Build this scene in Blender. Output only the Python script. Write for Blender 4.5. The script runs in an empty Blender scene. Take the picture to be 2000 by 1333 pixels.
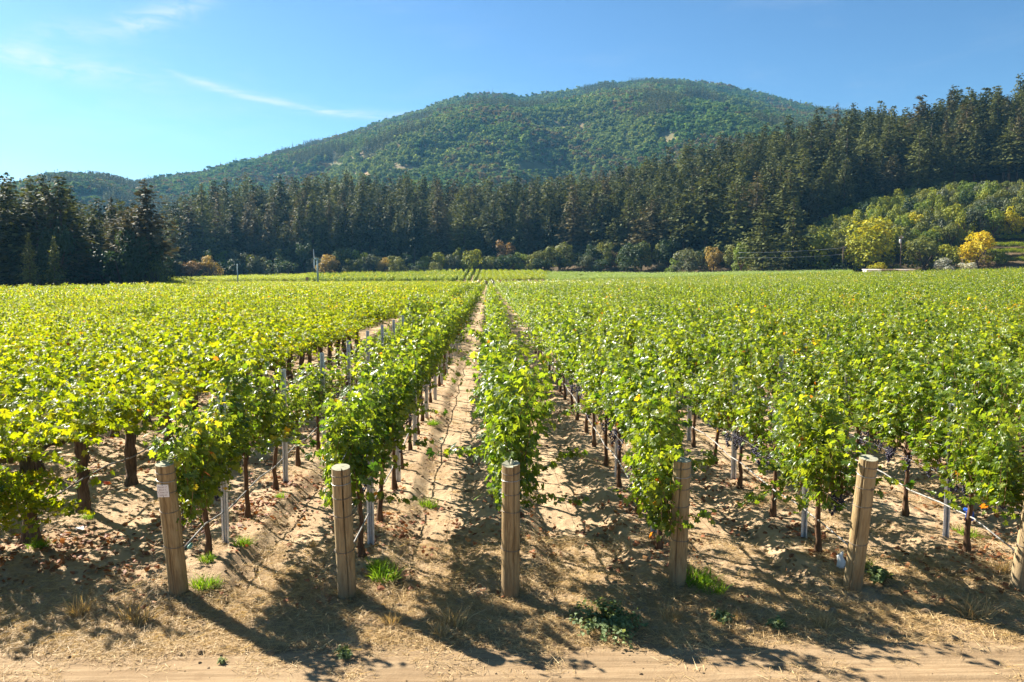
import bpy, math, random
import numpy as np
from mathutils import Vector, Matrix, Euler

random.seed(7)
RNG = np.random.default_rng(7)
SC = bpy.context.scene
COL = SC.collection

# ------------------------------------------------------------------ camera
F = 1556.0                      # focal length in pixels of the 2000 x 1333 frame
CAM_Z = 3.5
YAW = math.atan(45 / F)         # camera turned slightly to the right of the vine rows
HOR = 541.0                     # picture row of the horizon
PITCH = math.atan((666.5 - HOR) / F)
cam_data = bpy.data.cameras.new('camera')
cam_data.lens = 36.0 * F / 2000.0
cam_data.sensor_width = 36.0
cam_data.clip_start = 0.1
cam_data.clip_end = 12000
cam = bpy.data.objects.new('camera', cam_data)
COL.objects.link(cam)
cam.location = (0, 0, CAM_Z)
cam.rotation_euler = (math.radians(90) - PITCH, 0, -YAW)
SC.camera = cam

# ------------------------------------------------------------------ sun, sky, exposure
SUN_EL = math.radians(37.0)
SUN_AZ = math.radians(-53.0)    # left of straight ahead (+Y), clockwise positive
sun_data = bpy.data.lights.new('sun', 'SUN')
sun_data.energy = 5.0
sun_data.angle = math.radians(0.53)
sun_data.color = (1.0, 0.93, 0.82)
sun = bpy.data.objects.new('sun', sun_data)
COL.objects.link(sun)
to_sun = Vector((math.sin(SUN_AZ) * math.cos(SUN_EL), math.cos(SUN_AZ) * math.cos(SUN_EL), math.sin(SUN_EL)))
sun.rotation_euler = to_sun.to_track_quat('Z', 'Y').to_euler()

SC.view_settings.view_transform = 'Standard'
SC.view_settings.look = 'None'
SC.view_settings.gamma = 1.0
SC.view_settings.use_curve_mapping = False
SC.view_settings.exposure = 1.8
SC.cycles.use_denoising = True
SC.cycles.max_bounces = 6
SC.cycles.diffuse_bounces = 1
SC.cycles.glossy_bounces = 2
SC.cycles.transmission_bounces = 4
SC.cycles.volume_bounces = 0
SC.cycles.caustics_reflective = False
SC.cycles.caustics_refractive = False

world = bpy.data.worlds.new('World')
SC.world = world
world.use_nodes = True
wt = world.node_tree
wt.nodes.clear()


class NT:
    """Small helper for writing node trees."""
    def __init__(self, tree):
        self.t = tree

    def n(self, typ, **kw):
        nd = self.t.nodes.new(typ)
        for k, v in kw.items():
            setattr(nd, k, v)
        return nd

    def link(self, a, b):
        self.t.links.new(a, b)

    def _in(self, sock, v):
        if isinstance(v, bpy.types.NodeSocket):
            self.link(v, sock)
        else:
            sock.default_value = v

    def m(self, op, a, b=0.0, c=None, clamp=False):
        nd = self.n('ShaderNodeMath', operation=op)
        nd.use_clamp = clamp
        self._in(nd.inputs[0], a)
        self._in(nd.inputs[1], b)
        if c is not None:
            self._in(nd.inputs[2], c)
        return nd.outputs[0]

    def smooth(self, x, a, b, lo=0.0, hi=1.0):
        nd = self.n('ShaderNodeMapRange', interpolation_type='SMOOTHSTEP')
        self._in(nd.inputs[0], x)
        for i, v in enumerate((a, b, lo, hi)):
            nd.inputs[i + 1].default_value = v
        return nd.outputs[0]

    def noise(self, vec, scale, detail=4, rough=0.55, dist=0.0):
        nd = self.n('ShaderNodeTexNoise')
        self.link(vec, nd.inputs['Vector'])
        nd.inputs['Scale'].default_value = scale
        nd.inputs['Detail'].default_value = detail
        nd.inputs['Roughness'].default_value = rough
        nd.inputs['Distortion'].default_value = dist
        return nd.outputs['Fac']

    def mapping(self, vec, scale=(1, 1, 1), rot=(0, 0, 0)):
        nd = self.n('ShaderNodeMapping')
        self.link(vec, nd.inputs['Vector'])
        nd.inputs['Scale'].default_value = scale
        nd.inputs['Rotation'].default_value = rot
        return nd.outputs[0]

    def mix(self, fac, a, b, blend='MIX'):
        nd = self.n('ShaderNodeMix', data_type='RGBA', blend_type=blend)
        self._in(nd.inputs[0], fac)
        for s, v in ((nd.inputs[6], a), (nd.inputs[7], b)):
            if isinstance(v, (tuple, list)):
                v = (*v, 1.0) if len(v) == 3 else v
            self._in(s, v)
        return nd.outputs[2]

    def ramp(self, fac, stops):
        nd = self.n('ShaderNodeValToRGB')
        cr = nd.color_ramp
        while len(cr.elements) < len(stops):
            cr.elements.new(0.5)
        for e, (p, c) in zip(cr.elements, stops):
            e.position = p
            e.color = (*c, 1.0)
        self.link(fac, nd.inputs[0])
        return nd.outputs[0]


def px_angles(px, py):
    """Azimuth and elevation of a direction given by a picture point."""
    v = cam_matrix @ Vector(((px - 1000) / F, -(py - 666.5) / F, -1.0))
    v.normalize()
    return math.atan2(v.x, v.y), math.asin(v.z)


cam_matrix = Euler(cam.rotation_euler).to_matrix()

w = NT(wt)
w_out = w.n('ShaderNodeOutputWorld')
w_bg = w.n('ShaderNodeBackground')
w_bg.inputs['Strength'].default_value = 0.05
sky = w.n('ShaderNodeTexSky', sky_type='NISHITA')
sky.sun_disc = False
sky.sun_elevation = SUN_EL
sky.sun_rotation = SUN_AZ
sky.altitude = 60
sky.air_density = 1.0
sky.dust_density = 0.4
sky.ozone_density = 3.0
hsv = w.n('ShaderNodeHueSaturation')
hsv.inputs['Saturation'].default_value = 1.0
w.link(sky.outputs[0], hsv.inputs['Color'])
tc = w.n('ShaderNodeTexCoord')
sep = w.n('ShaderNodeSeparateXYZ')
w.link(tc.outputs['Generated'], sep.inputs[0])
az = w.m('ARCTAN2', sep.outputs[0], sep.outputs[1])
el = w.m('ARCSINE', sep.outputs[2])
cmb = w.n('ShaderNodeCombineXYZ')
w.link(az, cmb.inputs[0])
w.link(el, cmb.inputs[1])
cloud_vec = cmb.outputs[0]


def streak(points, width, soft, amount, nscale, nstretch, rot):
    """A long thin cirrus band running through points (picture points turned into sky angles)."""
    a = np.array([px_angles(*p) for p in points])
    c2, c1, c0 = np.polyfit(a[:, 0], a[:, 1], 2)
    f = w.m('ADD', w.m('MULTIPLY', w.m('ADD', w.m('MULTIPLY', az, float(c2)), float(c1)), az), float(c0))
    wob = w.noise(w.mapping(cloud_vec, (10, 10, 1)), 1.0, 3)
    d = w.m('SUBTRACT', w.m('SUBTRACT', el, f), w.m('MULTIPLY', w.m('SUBTRACT', wob, 0.5), 0.012))
    prof = w.m('POWER', 2.71828, w.m('MULTIPLY', w.m('POWER', w.m('ABSOLUTE', w.m('DIVIDE', d, width)), 1.6), -1.0))
    a0, a1 = a[:, 0].min(), a[:, 0].max()
    win = w.m('MULTIPLY', w.smooth(az, a0 - soft, a0 + soft), w.smooth(az, a1 - soft * 2.5, a1 + soft, 1.0, 0.0))
    n = w.noise(w.mapping(cloud_vec, nstretch, (0, 0, rot)), nscale, 6, 0.6, 0.6)
    return w.m('MULTIPLY', w.m('MULTIPLY', prof, win), w.m('MULTIPLY', w.smooth(n, 0.30, 0.68), amount))


c = streak([(335, 135), (420, 178), (560, 203), (830, 224)], 0.0048, 0.035, 0.70, 9.0, (1.6, 9, 1), 0.16)
for s in (streak([(-40, 95), (120, 122), (200, 146), (345, 168)], 0.012, 0.05, 0.8, 9.0, (2, 8, 1), 0.2),
          streak([(40, 82), (120, 62), (215, 72)], 0.011, 0.05, 0.75, 14.0, (2, 6, 1), 0.2),
          streak([(225, 52), (300, 36), (430, -10)], 0.012, 0.04, 0.75, 14.0, (2, 6, 1), -0.5),
          streak([(-60, 225), (300, 235), (620, 262)], 0.030, 0.12, 0.22, 5.0, (2, 9, 1), 0.1)):
    c = w.m('ADD', c, s, clamp=True)
# faint wide cirrus veil, all over the sky
veil = w.m('MULTIPLY', w.smooth(w.noise(w.mapping(cloud_vec, (2.2, 9, 1), (0, 0, 0.12)), 2.0, 6, 0.6, 0.4), 0.50, 0.85), 0.16)
c = w.m('ADD', c, veil, clamp=True)
gm = w.n('ShaderNodeGamma')
gm.inputs['Gamma'].default_value = 1.3
w.link(w.mix(1.0, hsv.outputs[0], (0.161, 0.170, 0.166), 'MULTIPLY'), gm.inputs['Color'])
sky_col = w.mix(1.0, gm.outputs[0], (4.15, 4.55, 4.95), 'MULTIPLY')
w.link(w.mix(c, sky_col, (5.2, 5.5, 5.8)), w_bg.inputs['Color'])
w.link(w_bg.outputs[0], w_out.inputs['Surface'])


# ------------------------------------------------------------------ general helpers
def ray(px, py):
    return cam_matrix @ Vector(((px - 1000) / F, -(py - 666.5) / F, -1.0))


def on_ground(px, py, z=0.0):
    r = ray(px, py)
    t = (z - CAM_Z) / r.z
    return r.x * t, r.y * t


CY, SY = math.cos(YAW), math.sin(YAW)


def plan(px, depth):
    """Plan position of the point seen in picture column px at a depth in front of the camera."""
    u = (px - 1000) / F
    lx, ly = u * depth, depth
    return lx * CY + ly * SY, -lx * SY + ly * CY


def to_view(x, y):
    """picture column and depth of plan positions"""
    lx = x * CY - y * SY
    ly = x * SY + y * CY
    return 1000 + F * lx / np.maximum(ly, 0.3), ly


def hash2(ix, iy, seed):
    h = (ix.astype(np.int64) * 374761393 + iy.astype(np.int64) * 668265263 + seed * 69069) & 0xFFFFFFFF
    h = ((h ^ (h >> 13)) * 1274126177) & 0xFFFFFFFF
    return ((h ^ (h >> 16)) & 0xFFFF) / 65535.0


def vnoise(x, y, seed=0):
    ix, iy = np.floor(x), np.floor(y)
    fx, fy = x - ix, y - iy
    fx, fy = fx * fx * (3 - 2 * fx), fy * fy * (3 - 2 * fy)
    a, b = hash2(ix, iy, seed), hash2(ix + 1, iy, seed)
    c_, d = hash2(ix, iy + 1, seed), hash2(ix + 1, iy + 1, seed)
    return (a * (1 - fx) + b * fx) * (1 - fy) + (c_ * (1 - fx) + d * fx) * fy - 0.5


def fbm(x, y, octaves=4, seed=0, gain=0.5):
    s, a = 0.0, 1.0
    for i in range(octaves):
        s = s + a * vnoise(x * 2 ** i + 17.3 * i, y * 2 ** i - 9.1 * i, seed + i)
        a *= gain
    return s


def mesh_arrays(name, verts, tris, mats, attrs=None, mat_index=None, smooth=False):
    """Mesh from numpy arrays; tris is (n, k)."""
    me = bpy.data.meshes.new(name)
    n, k = tris.shape
    me.vertices.add(len(verts))
    me.vertices.foreach_set('co', np.asarray(verts, np.float32).ravel())
    me.loops.add(n * k)
    me.loops.foreach_set('vertex_index', tris.astype(np.int32).ravel())
    me.polygons.add(n)
    me.polygons.foreach_set('loop_start', np.arange(0, n * k, k, dtype=np.int32))
    if mat_index is not None:
        me.polygons.foreach_set('material_index', mat_index.astype(np.int32))
    me.polygons.foreach_set('use_smooth', np.full(n, smooth, dtype=bool))
    for nm, arr in (attrs or {}).items():
        at = me.attributes.new(nm, 'FLOAT', 'POINT')
        at.data.foreach_set('value', np.asarray(arr, np.float32).ravel())
    for m in mats:
        me.materials.append(m)
    me.update(calc_edges=True)
    me.validate()
    return me


class MB:
    """Collects primitives and builds ONE mesh."""
    def __init__(self):
        self.v, self.f, self.mi = [], [], []

    def add(self, verts, faces, mi=0):
        o = len(self.v)
        self.v += [tuple(p) for p in verts]
        self.f += [tuple(i + o for i in f) for f in faces]
        self.mi += [mi] * len(faces)

    def tube(self, pts, radii, sides=8, mi=0, cap=True, wob=0.0, rnd=None):
        pts = [Vector(p) for p in pts]
        vs, fs = [], []
        n = len(pts)
        ref = None
        for i, p in enumerate(pts):
            d = (pts[min(i + 1, n - 1)] - pts[max(i - 1, 0)]).normalized()
            if ref is None:
                ref = d.orthogonal().normalized()
            a = (ref - d * ref.dot(d)).normalized()
            ref = a
            b = d.cross(a)
            for k in range(sides):
                t = 2 * math.pi * k / sides
                r = radii[i] * (1 + (rnd.uniform(-wob, wob) if rnd else 0))
                vs.append(p + (a * math.cos(t) + b * math.sin(t)) * r)
        for i in range(n - 1):
            for k in range(sides):
                fs.append((i * sides + k, i * sides + (k + 1) % sides, (i + 1) * sides + (k + 1) % sides, (i + 1) * sides + k))
        if cap:
            fs.append(tuple(range(sides))[::-1])
            fs.append(tuple((n - 1) * sides + k for k in range(sides)))
        self.add(vs, fs, mi)

    def box(self, c, s, mi=0, rot=None):
        vs = [Vector((x * s[0] / 2, y * s[1] / 2, z * s[2] / 2)) for x in (-1, 1) for y in (-1, 1) for z in (-1, 1)]
        if rot is not None:
            vs = [rot @ v for v in vs]
        vs = [v + Vector(c) for v in vs]
        self.add(vs, [(0, 1, 3, 2), (4, 6, 7, 5), (0, 4, 5, 1), (2, 3, 7, 6), (0, 2, 6, 4), (1, 5, 7, 3)], mi)

    def mesh(self, name, mats, smooth=False):
        me = bpy.data.meshes.new(name)
        me.from_pydata(self.v, [], self.f)
        for m in mats:
            me.materials.append(m)
        me.polygons.foreach_set('material_index', np.array(self.mi, np.int32))
        me.polygons.foreach_set('use_smooth', np.full(len(self.f), smooth, dtype=bool))
        me.update()
        return me


def link(name, me, parent=None, loc=None, rot=None, scale=None, **props):
    o = bpy.data.objects.new(name, me)
    COL.objects.link(o)
    if parent is not None:
        o.parent = parent
    if loc is not None:
        o.location = loc
    if rot is not None:
        o.rotation_euler = rot
    if scale is not None:
        o.scale = (scale,) * 3 if isinstance(scale, (int, float)) else scale
    for k, v in props.items():
        if v is not None:
            o[k] = v
    return o


def thing(name, label, category, loc, rot=(0, 0, 0), scale=None, group=None):
    return link(name, None, None, loc, rot, scale, label=label, category=category, group=group)


def merge(parts):
    """parts: list of (verts, faces, attr) with equal face size -> joined arrays"""
    vs, fs, at, o = [], [], [], 0
    for v, f, a in parts:
        vs.append(v)
        fs.append(f + o)
        at.append(a)
        o += len(v)
    return np.concatenate(vs), np.concatenate(fs), np.concatenate(at)


# ------------------------------------------------------------------ materials
def new_mat(name):
    m = bpy.data.materials.new(name)
    m.use_nodes = True
    m.node_tree.nodes.clear()
    h = NT(m.node_tree)
    out = h.n('ShaderNodeOutputMaterial')
    return m, h, out


def principled(h, color, rough=0.8, spec=0.3, metal=0.0):
    p = h.n('ShaderNodeBsdfPrincipled')
    h._in(p.inputs['Base Color'], (*color, 1.0) if isinstance(color, (tuple, list)) else color)
    h._in(p.inputs['Roughness'], rough)
    p.inputs['Specular IOR Level'].default_value = spec
    p.inputs['Metallic'].default_value = metal
    return p


def bump(h, height, dist, strength=1.0):
    b = h.n('ShaderNodeBump')
    b.inputs['Strength'].default_value = strength
    b.inputs['Distance'].default_value = dist
    h.link(height, b.inputs['Height'])
    return b.outputs[0]


def leaf_material(name, stops, trans_gain, trans_fac, rough=0.42, spec=0.5, tint_amount=0.25):
    """Foliage: colour runs along the per-leaf attribute 'tint' and shifts a little from plant to plant."""
    m, h, out = new_mat(name)
    at = h.n('ShaderNodeAttribute', attribute_name='tint')
    oi = h.n('ShaderNodeObjectInfo')
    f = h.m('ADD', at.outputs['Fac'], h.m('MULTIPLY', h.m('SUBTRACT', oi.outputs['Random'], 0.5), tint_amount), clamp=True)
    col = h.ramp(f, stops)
    p = principled(h, col, rough, spec)
    tr = h.n('ShaderNodeBsdfTranslucent')
    h.link(h.mix(1.0, col, tuple(trans_gain), 'MULTIPLY'), tr.inputs['Color'])
    mx = h.n('ShaderNodeMixShader')
    mx.inputs[0].default_value = trans_fac
    h.link(p.outputs[0], mx.inputs[1])
    h.link(tr.outputs[0], mx.inputs[2])
    h.link(mx.outputs[0], out.inputs['Surface'])
    return m


M = {}
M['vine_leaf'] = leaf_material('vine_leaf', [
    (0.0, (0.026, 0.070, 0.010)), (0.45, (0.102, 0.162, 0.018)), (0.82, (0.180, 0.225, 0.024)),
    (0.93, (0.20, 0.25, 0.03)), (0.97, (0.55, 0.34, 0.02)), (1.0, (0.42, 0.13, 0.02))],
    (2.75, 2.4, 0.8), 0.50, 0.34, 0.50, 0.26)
M['old_vine_leaf'] = leaf_material('old_vine_leaf', [
    (0.0, (0.026, 0.070, 0.012)), (0.40, (0.130, 0.190, 0.010)), (0.75, (0.205, 0.255, 0.013)),
    (0.92, (0.30, 0.29, 0.016)), (0.97, (0.50, 0.26, 0.02)), (1.0, (0.36, 0.07, 0.02))],
    (2.6, 2.2, 0.5), 0.50, 0.42, 0.32, 0.24)
M['pale_vine_leaf'] = leaf_material('pale_vine_leaf', [
    (0.0, (0.10, 0.17, 0.03)), (0.5, (0.19, 0.28, 0.05)), (1.0, (0.30, 0.36, 0.07))],
    (1.8, 1.7, 1.0), 0.45, 0.4, 0.5, 0.25)
M['conifer'] = leaf_material('conifer_needles', [
    (0.0, (0.020, 0.030, 0.009)), (0.5, (0.064, 0.074, 0.018)), (1.0, (0.130, 0.145, 0.038))],
    (1.3, 1.2, 0.7), 0.22, 0.7, 0.15, 0.85)
M['conifer_brown'] = leaf_material('conifer_needles_brownish', [
    (0.0, (0.032, 0.034, 0.014)), (0.5, (0.090, 0.080, 0.030)), (1.0, (0.16, 0.130, 0.052))],
    (1.2, 1.1, 0.8), 0.18, 0.7, 0.15, 0.5)


def broad_mat(key, lo, mid, hi, tf=0.30, rough=0.6, spec=0.25):
    M[key] = leaf_material('leaves_' + key, [(0.0, lo), (0.5, mid), (1.0, hi)], (1.8, 1.6, 0.8), tf, rough, spec, 0.3)


broad_mat('dark_green', (0.016, 0.036, 0.014), (0.030, 0.058, 0.020), (0.055, 0.085, 0.028))
broad_mat('olive', (0.045, 0.065, 0.015), (0.105, 0.130, 0.028), (0.18, 0.19, 0.045))
broad_mat('grey_green', (0.040, 0.055, 0.030), (0.085, 0.105, 0.058), (0.14, 0.155, 0.085))
broad_mat('bright_green', (0.05, 0.09, 0.014), (0.125, 0.185, 0.022), (0.22, 0.26, 0.035))
broad_mat('yellow_green', (0.07, 0.11, 0.012), (0.17, 0.21, 0.018), (0.30, 0.30, 0.025))
broad_mat('yellow', (0.11, 0.15, 0.012), (0.30, 0.31, 0.012), (0.52, 0.43, 0.014))
broad_mat('gold', (0.20, 0.19, 0.010), (0.50, 0.42, 0.012), (0.58, 0.37, 0.02))
broad_mat('rust', (0.09, 0.060, 0.025), (0.18, 0.115, 0.05), (0.27, 0.18, 0.075))
broad_mat('tan', (0.11, 0.085, 0.030), (0.25, 0.185, 0.06), (0.38, 0.28, 0.085))
broad_mat('silver', (0.22, 0.25, 0.20), (0.40, 0.42, 0.36), (0.55, 0.56, 0.48))
broad_mat('mountain', (0.018, 0.060, 0.024), (0.070, 0.145, 0.042), (0.18, 0.245, 0.07), 0.28, 0.9, 0.05)
broad_mat('mountain_light', (0.04, 0.085, 0.034), (0.11, 0.170, 0.058), (0.22, 0.265, 0.090), 0.28, 0.9, 0.05)
broad_mat('mountain_rust', (0.07, 0.060, 0.030), (0.15, 0.115, 0.050), (0.22, 0.18, 0.07), 0.22, 0.9, 0.05)
broad_mat('weed', (0.08, 0.12, 0.045), (0.17, 0.23, 0.09), (0.28, 0.34, 0.15))
broad_mat('grass_green', (0.08, 0.16, 0.012), (0.16, 0.30, 0.02), (0.30, 0.42, 0.04), 0.4)
broad_mat('straw', (0.26, 0.17, 0.075), (0.46, 0.32, 0.15), (0.66, 0.50, 0.26), 0.2)
broad_mat('dead_leaf', (0.14, 0.055, 0.022), (0.28, 0.10, 0.04), (0.42, 0.22, 0.09), 0.15)


def bark_material(name, lo, hi, scale=18, stretch=0.12, dist=0.02):
    m, h, out = new_mat(name)
    tc_ = h.n('ShaderNodeTexCoord')
    v = h.mapping(tc_.outputs['Object'], (1, 1, stretch))
    n = h.noise(v, scale, 6, 0.65, 0.4)
    p = principled(h, h.ramp(n, [(0.3, lo), (0.7, hi)]), 0.9, 0.2)
    h.link(bump(h, n, dist), p.inputs['Normal'])
    h.link(p.outputs[0], out.inputs['Surface'])
    return m


M['young_bark'] = bark_material('young_vine_bark', (0.06, 0.032, 0.018), (0.19, 0.11, 0.062), 40, 0.15, 0.01)
M['old_bark'] = bark_material('old_vine_bark', (0.035, 0.024, 0.017), (0.20, 0.14, 0.095), 30, 0.10, 0.03)
M['tree_bark'] = bark_material('tree_bark', (0.05, 0.035, 0.025), (0.14, 0.10, 0.07), 3, 0.2, 0.1)
M['cane'] = bark_material('cane_bark', (0.16, 0.09, 0.04), (0.30, 0.19, 0.09), 30, 0.2, 0.002)


def wood_post_material():
    m, h, out = new_mat('weathered_post_wood')
    tc_ = h.n('ShaderNodeTexCoord')
    oi = h.n('ShaderNodeObjectInfo')
    off = h.n('ShaderNodeVectorMath', operation='ADD')
    h.link(tc_.outputs['Object'], off.inputs[0])
    h.link(oi.outputs['Random'], off.inputs[1])
    v = h.mapping(off.outputs[0], (1, 1, 0.07))
    grain = h.noise(v, 55, 6, 0.7, 0.3)
    big = h.noise(h.mapping(off.outputs[0], (1, 1, 0.35)), 5, 4, 0.6)
    col = h.mix(h.smooth(grain, 0.32, 0.72), (0.19, 0.118, 0.050), (0.47, 0.335, 0.165))
    col = h.mix(h.smooth(big, 0.35, 0.7), col, (0.40, 0.31, 0.17))
    spots = h.smooth(h.noise(h.mapping(off.outputs[0], (1, 1, 0.4)), 16, 3, 0.5), 0.68, 0.78)
    col = h.mix(h.m('MULTIPLY', spots, 0.75), col, (0.10, 0.068, 0.04))
    sp = h.n('ShaderNodeSeparateXYZ')
    h.link(tc_.outputs['Object'], sp.inputs[0])
    low = h.m('MULTIPLY', h.smooth(h.m('ADD', sp.outputs[2], h.m('MULTIPLY', h.m('SUBTRACT', big, 0.5), 0.5)), 0.05, 0.40, 1.0, 0.0), 0.55)
    col = h.mix(low, col, (0.20, 0.135, 0.075))                # soil splash at the foot
    grey = h.m('MULTIPLY', h.smooth(oi.outputs['Random'], 0.3, 1.0), 0.45)
    col = h.mix(grey, col, (0.36, 0.30, 0.21))
    p = principled(h, col, 0.85, 0.25)
    h.link(bump(h, grain, 0.006), p.inputs['Normal'])
    h.link(p.outputs[0], out.inputs['Surface'])
    return m


M['post_wood'] = wood_post_material()


def end_grain_material():
    m, h, out = new_mat('post_end_grain')
    tc_ = h.n('ShaderNodeTexCoord')
    wv = h.n('ShaderNodeTexWave', wave_type='RINGS', rings_direction='Z')
    h.link(tc_.outputs['Object'], wv.inputs['Vector'])
    wv.inputs['Scale'].default_value = 28
    wv.inputs['Distortion'].default_value = 2.5
    n = h.noise(tc_.outputs['Object'], 22, 4)
    col = h.mix(wv.outputs['Fac'], (0.30, 0.29, 0.20), (0.40, 0.38, 0.27))
    col = h.mix(h.smooth(n, 0.5, 0.75), col, (0.16, 0.15, 0.11))
    p = principled(h, col, 0.9, 0.2)
    h.link(p.outputs[0], out.inputs['Surface'])
    return m


M['end_grain'] = end_grain_material()


def simple(name, color, rough=0.6, metal=0.0, spec=0.4, var=0.15, scale=20):
    m, h, out = new_mat(name)
    tc_ = h.n('ShaderNodeTexCoord')
    n = h.noise(tc_.outputs['Object'], scale, 4)
    lo = tuple(c_ * (1 - var) for c_ in color)
    hi = tuple(min(1, c_ * (1 + var)) for c_ in color)
    p = principled(h, h.ramp(n, [(0.3, lo), (0.7, hi)]), rough, spec, metal)
    h.link(p.outputs[0], out.inputs['Surface'])
    return m


M['galvanised'] = simple('galvanised_steel', (0.66, 0.69, 0.74), 0.42, 0.6, 0.5, 0.18, 30)
M['wire'] = simple('trellis_wire', (0.45, 0.44, 0.42), 0.4, 0.8)
M['band_wire'] = simple('band_wire', (0.20, 0.17, 0.14), 0.55, 0.6)
M['hose_pale'] = simple('sun_bleached_hose', (0.29, 0.275, 0.25), 0.5, 0, 0.4, 0.35, 8)
M['hose_dark'] = simple('dark_hose', (0.13, 0.12, 0.11), 0.5)
M['fitting'] = simple('green_fitting', (0.20, 0.42, 0.36), 0.5)
M['paper'] = simple('tag_paper', (0.80, 0.77, 0.76), 0.7, 0, 0.2, 0.03)
M['ink'] = simple('tag_ink', (0.36, 0.24, 0.26), 0.8)
M['blue'] = simple('blue_ribbon', (0.02, 0.13, 0.62), 0.45)
M['white_plastic'] = simple('white_plastic', (0.75, 0.74, 0.72), 0.5)
M['grape'] = simple('ripe_grape', (0.030, 0.026, 0.060), 0.45, 0, 0.5, 0.6, 60)
M['pole_wood'] = simple('pole_wood', (0.12, 0.085, 0.065), 0.9, 0, 0.2, 0.3, 3)
M['pole_green'] = simple('pole_painted', (0.22, 0.33, 0.32), 0.6, 0.2, 0.4, 0.15, 3)
M['blade'] = simple('turbine_blade', (0.62, 0.64, 0.66), 0.45, 0.1)
M['grey_metal'] = simple('grey_metal', (0.50, 0.51, 0.52), 0.5, 0.3)
M['white_wall'] = simple('white_wall', (0.74, 0.70, 0.62), 0.8)
M['brown_wall'] = simple('brown_wall', (0.17, 0.12, 0.085), 0.85)
M['roof_pale'] = simple('pale_roof', (0.58, 0.50, 0.40), 0.8, 0, 0.3, 0.2, 1)
M['roof_tin'] = simple('tin_roof', (0.40, 0.42, 0.40), 0.55, 0.2, 0.3, 0.2, 1)
M['dark_glass'] = simple('dark_glass', (0.02, 0.025, 0.03), 0.12, 0, 0.8, 0.1)
M['car_blue'] = simple('dark_blue_paint', (0.025, 0.045, 0.10), 0.3, 0.2, 0.6, 0.05)
M['rubber'] = simple('rubber', (0.02, 0.02, 0.02), 0.8)


def soil_material(name, kind):
    m, h, out = new_mat(name)
    tc_ = h.n('ShaderNodeTexCoord')
    P = tc_.outputs['Object']
    n1 = h.noise(P, 0.55, 5, 0.6)
    n2 = h.noise(P, 6.0, 6, 0.65)
    n3 = h.noise(P, 55.0, 5, 0.7)
    if kind == 'track':
        st = h.noise(h.mapping(P, (0.35, 5.5, 1)), 2.2, 6, 0.65)
        col = h.mix(h.smooth(st, 0.35, 0.65), (0.235, 0.158, 0.086), (0.345, 0.243, 0.138))
        col = h.mix(h.m('MULTIPLY', h.smooth(n2, 0.5, 0.75), 0.5), col, (0.20, 0.128, 0.068))
        hgt = h.m('ADD', h.m('MULTIPLY', st, 0.7), h.m('MULTIPLY', n3, 0.35))
        bd = 0.022
    else:
        col = h.mix(h.smooth(n1, 0.35, 0.65), (0.39, 0.268, 0.155), (0.495, 0.362, 0.220))
        col = h.mix(h.m('MULTIPLY', h.smooth(n2, 0.45, 0.75), 0.55), col, (0.29, 0.190, 0.110))
        red = h.smooth(h.noise(P, 1.6, 4, 0.6), 0.58, 0.78)
        col = h.mix(h.m('MULTIPLY', red, 0.35), col, (0.34, 0.17, 0.075))
        # dry straw patches: short pale fibres
        fib = h.noise(h.mapping(P, (14, 55, 1), (0, 0, 0.5)), 1.0, 5, 0.7, 0.8)
        fib2 = h.noise(h.mapping(P, (55, 14, 1), (0, 0, 0.2)), 1.0, 5, 0.7, 0.8)
        straw = h.m('MULTIPLY', h.smooth(h.m('MAXIMUM', fib, fib2), 0.58, 0.74), h.smooth(h.noise(P, 1.1, 4), 0.42, 0.62))
        col = h.mix(h.m('MULTIPLY', straw, 0.75), col, (0.56, 0.41, 0.21))
        hgt = h.m('ADD', h.m('MULTIPLY', n2, 0.6), h.m('MULTIPLY', n3, 0.4))
        bd = 0.045
    col = h.mix(h.m('MULTIPLY', h.smooth(n3, 0.55, 0.8), 0.45), col, (0.19, 0.115, 0.062))
    p = principled(h, col, 0.95, 0.12)
    h.link(bump(h, hgt, bd), p.inputs['Normal'])
    h.link(p.outputs[0], out.inputs['Surface'])
    return m


M['soil'] = soil_material('dry_soil', 'soil')
M['track'] = soil_material('dirt_track_soil', 'track')


def hill_material(name, base, grass, scale):
    m, h, out = new_mat(name)
    tc_ = h.n('ShaderNodeTexCoord')
    P = tc_.outputs['Object']
    n = h.noise(P, scale, 6, 0.6)
    n2 = h.noise(P, scale * 12, 5, 0.65)
    col = h.mix(h.smooth(n, 0.42, 0.6), base, grass)
    col = h.mix(h.m('MULTIPLY', h.smooth(n2, 0.4, 0.7), 0.5), col, tuple(c_ * 0.55 for c_ in base))
    p = principled(h, col, 0.95, 0.1)
    h.link(p.outputs[0], out.inputs['Surface'])
    return m


M['forest_floor'] = hill_material('forest_floor', (0.06, 0.048, 0.028), (0.15, 0.105, 0.06), 0.03)
M['mountain_ground'] = hill_material('mountain_ground', (0.12, 0.12, 0.05), (0.30, 0.20, 0.11), 0.006)

# ------------------------------------------------------------------ terrain
POSTS_PX = [(350, 1163), (678, 1167), (997, 1165), (1322, 1147), (1665, 1150), (1990, 1150)]
ROW_X = [on_ground(px, py, 0.03)[0] for px, py in POSTS_PX]
ROW_Y0 = [on_ground(px, py, 0.03)[1] for px, py in POSTS_PX]
ROW_GAP = (ROW_X[5] - ROW_X[0]) / 5
N_RIGHT = 92
YOUNG_X = list(ROW_X) + [ROW_X[5] + ROW_GAP * k for k in range(1, N_RIGHT)]
YOUNG_Y0 = list(ROW_Y0) + [8.9] * (N_RIGHT - 1)
OLD_X0 = -5.9
OLD_GAP = 2.05
N_OLD = 80
OLD_X = [OLD_X0 - OLD_GAP * k for k in range(N_OLD)]

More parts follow.
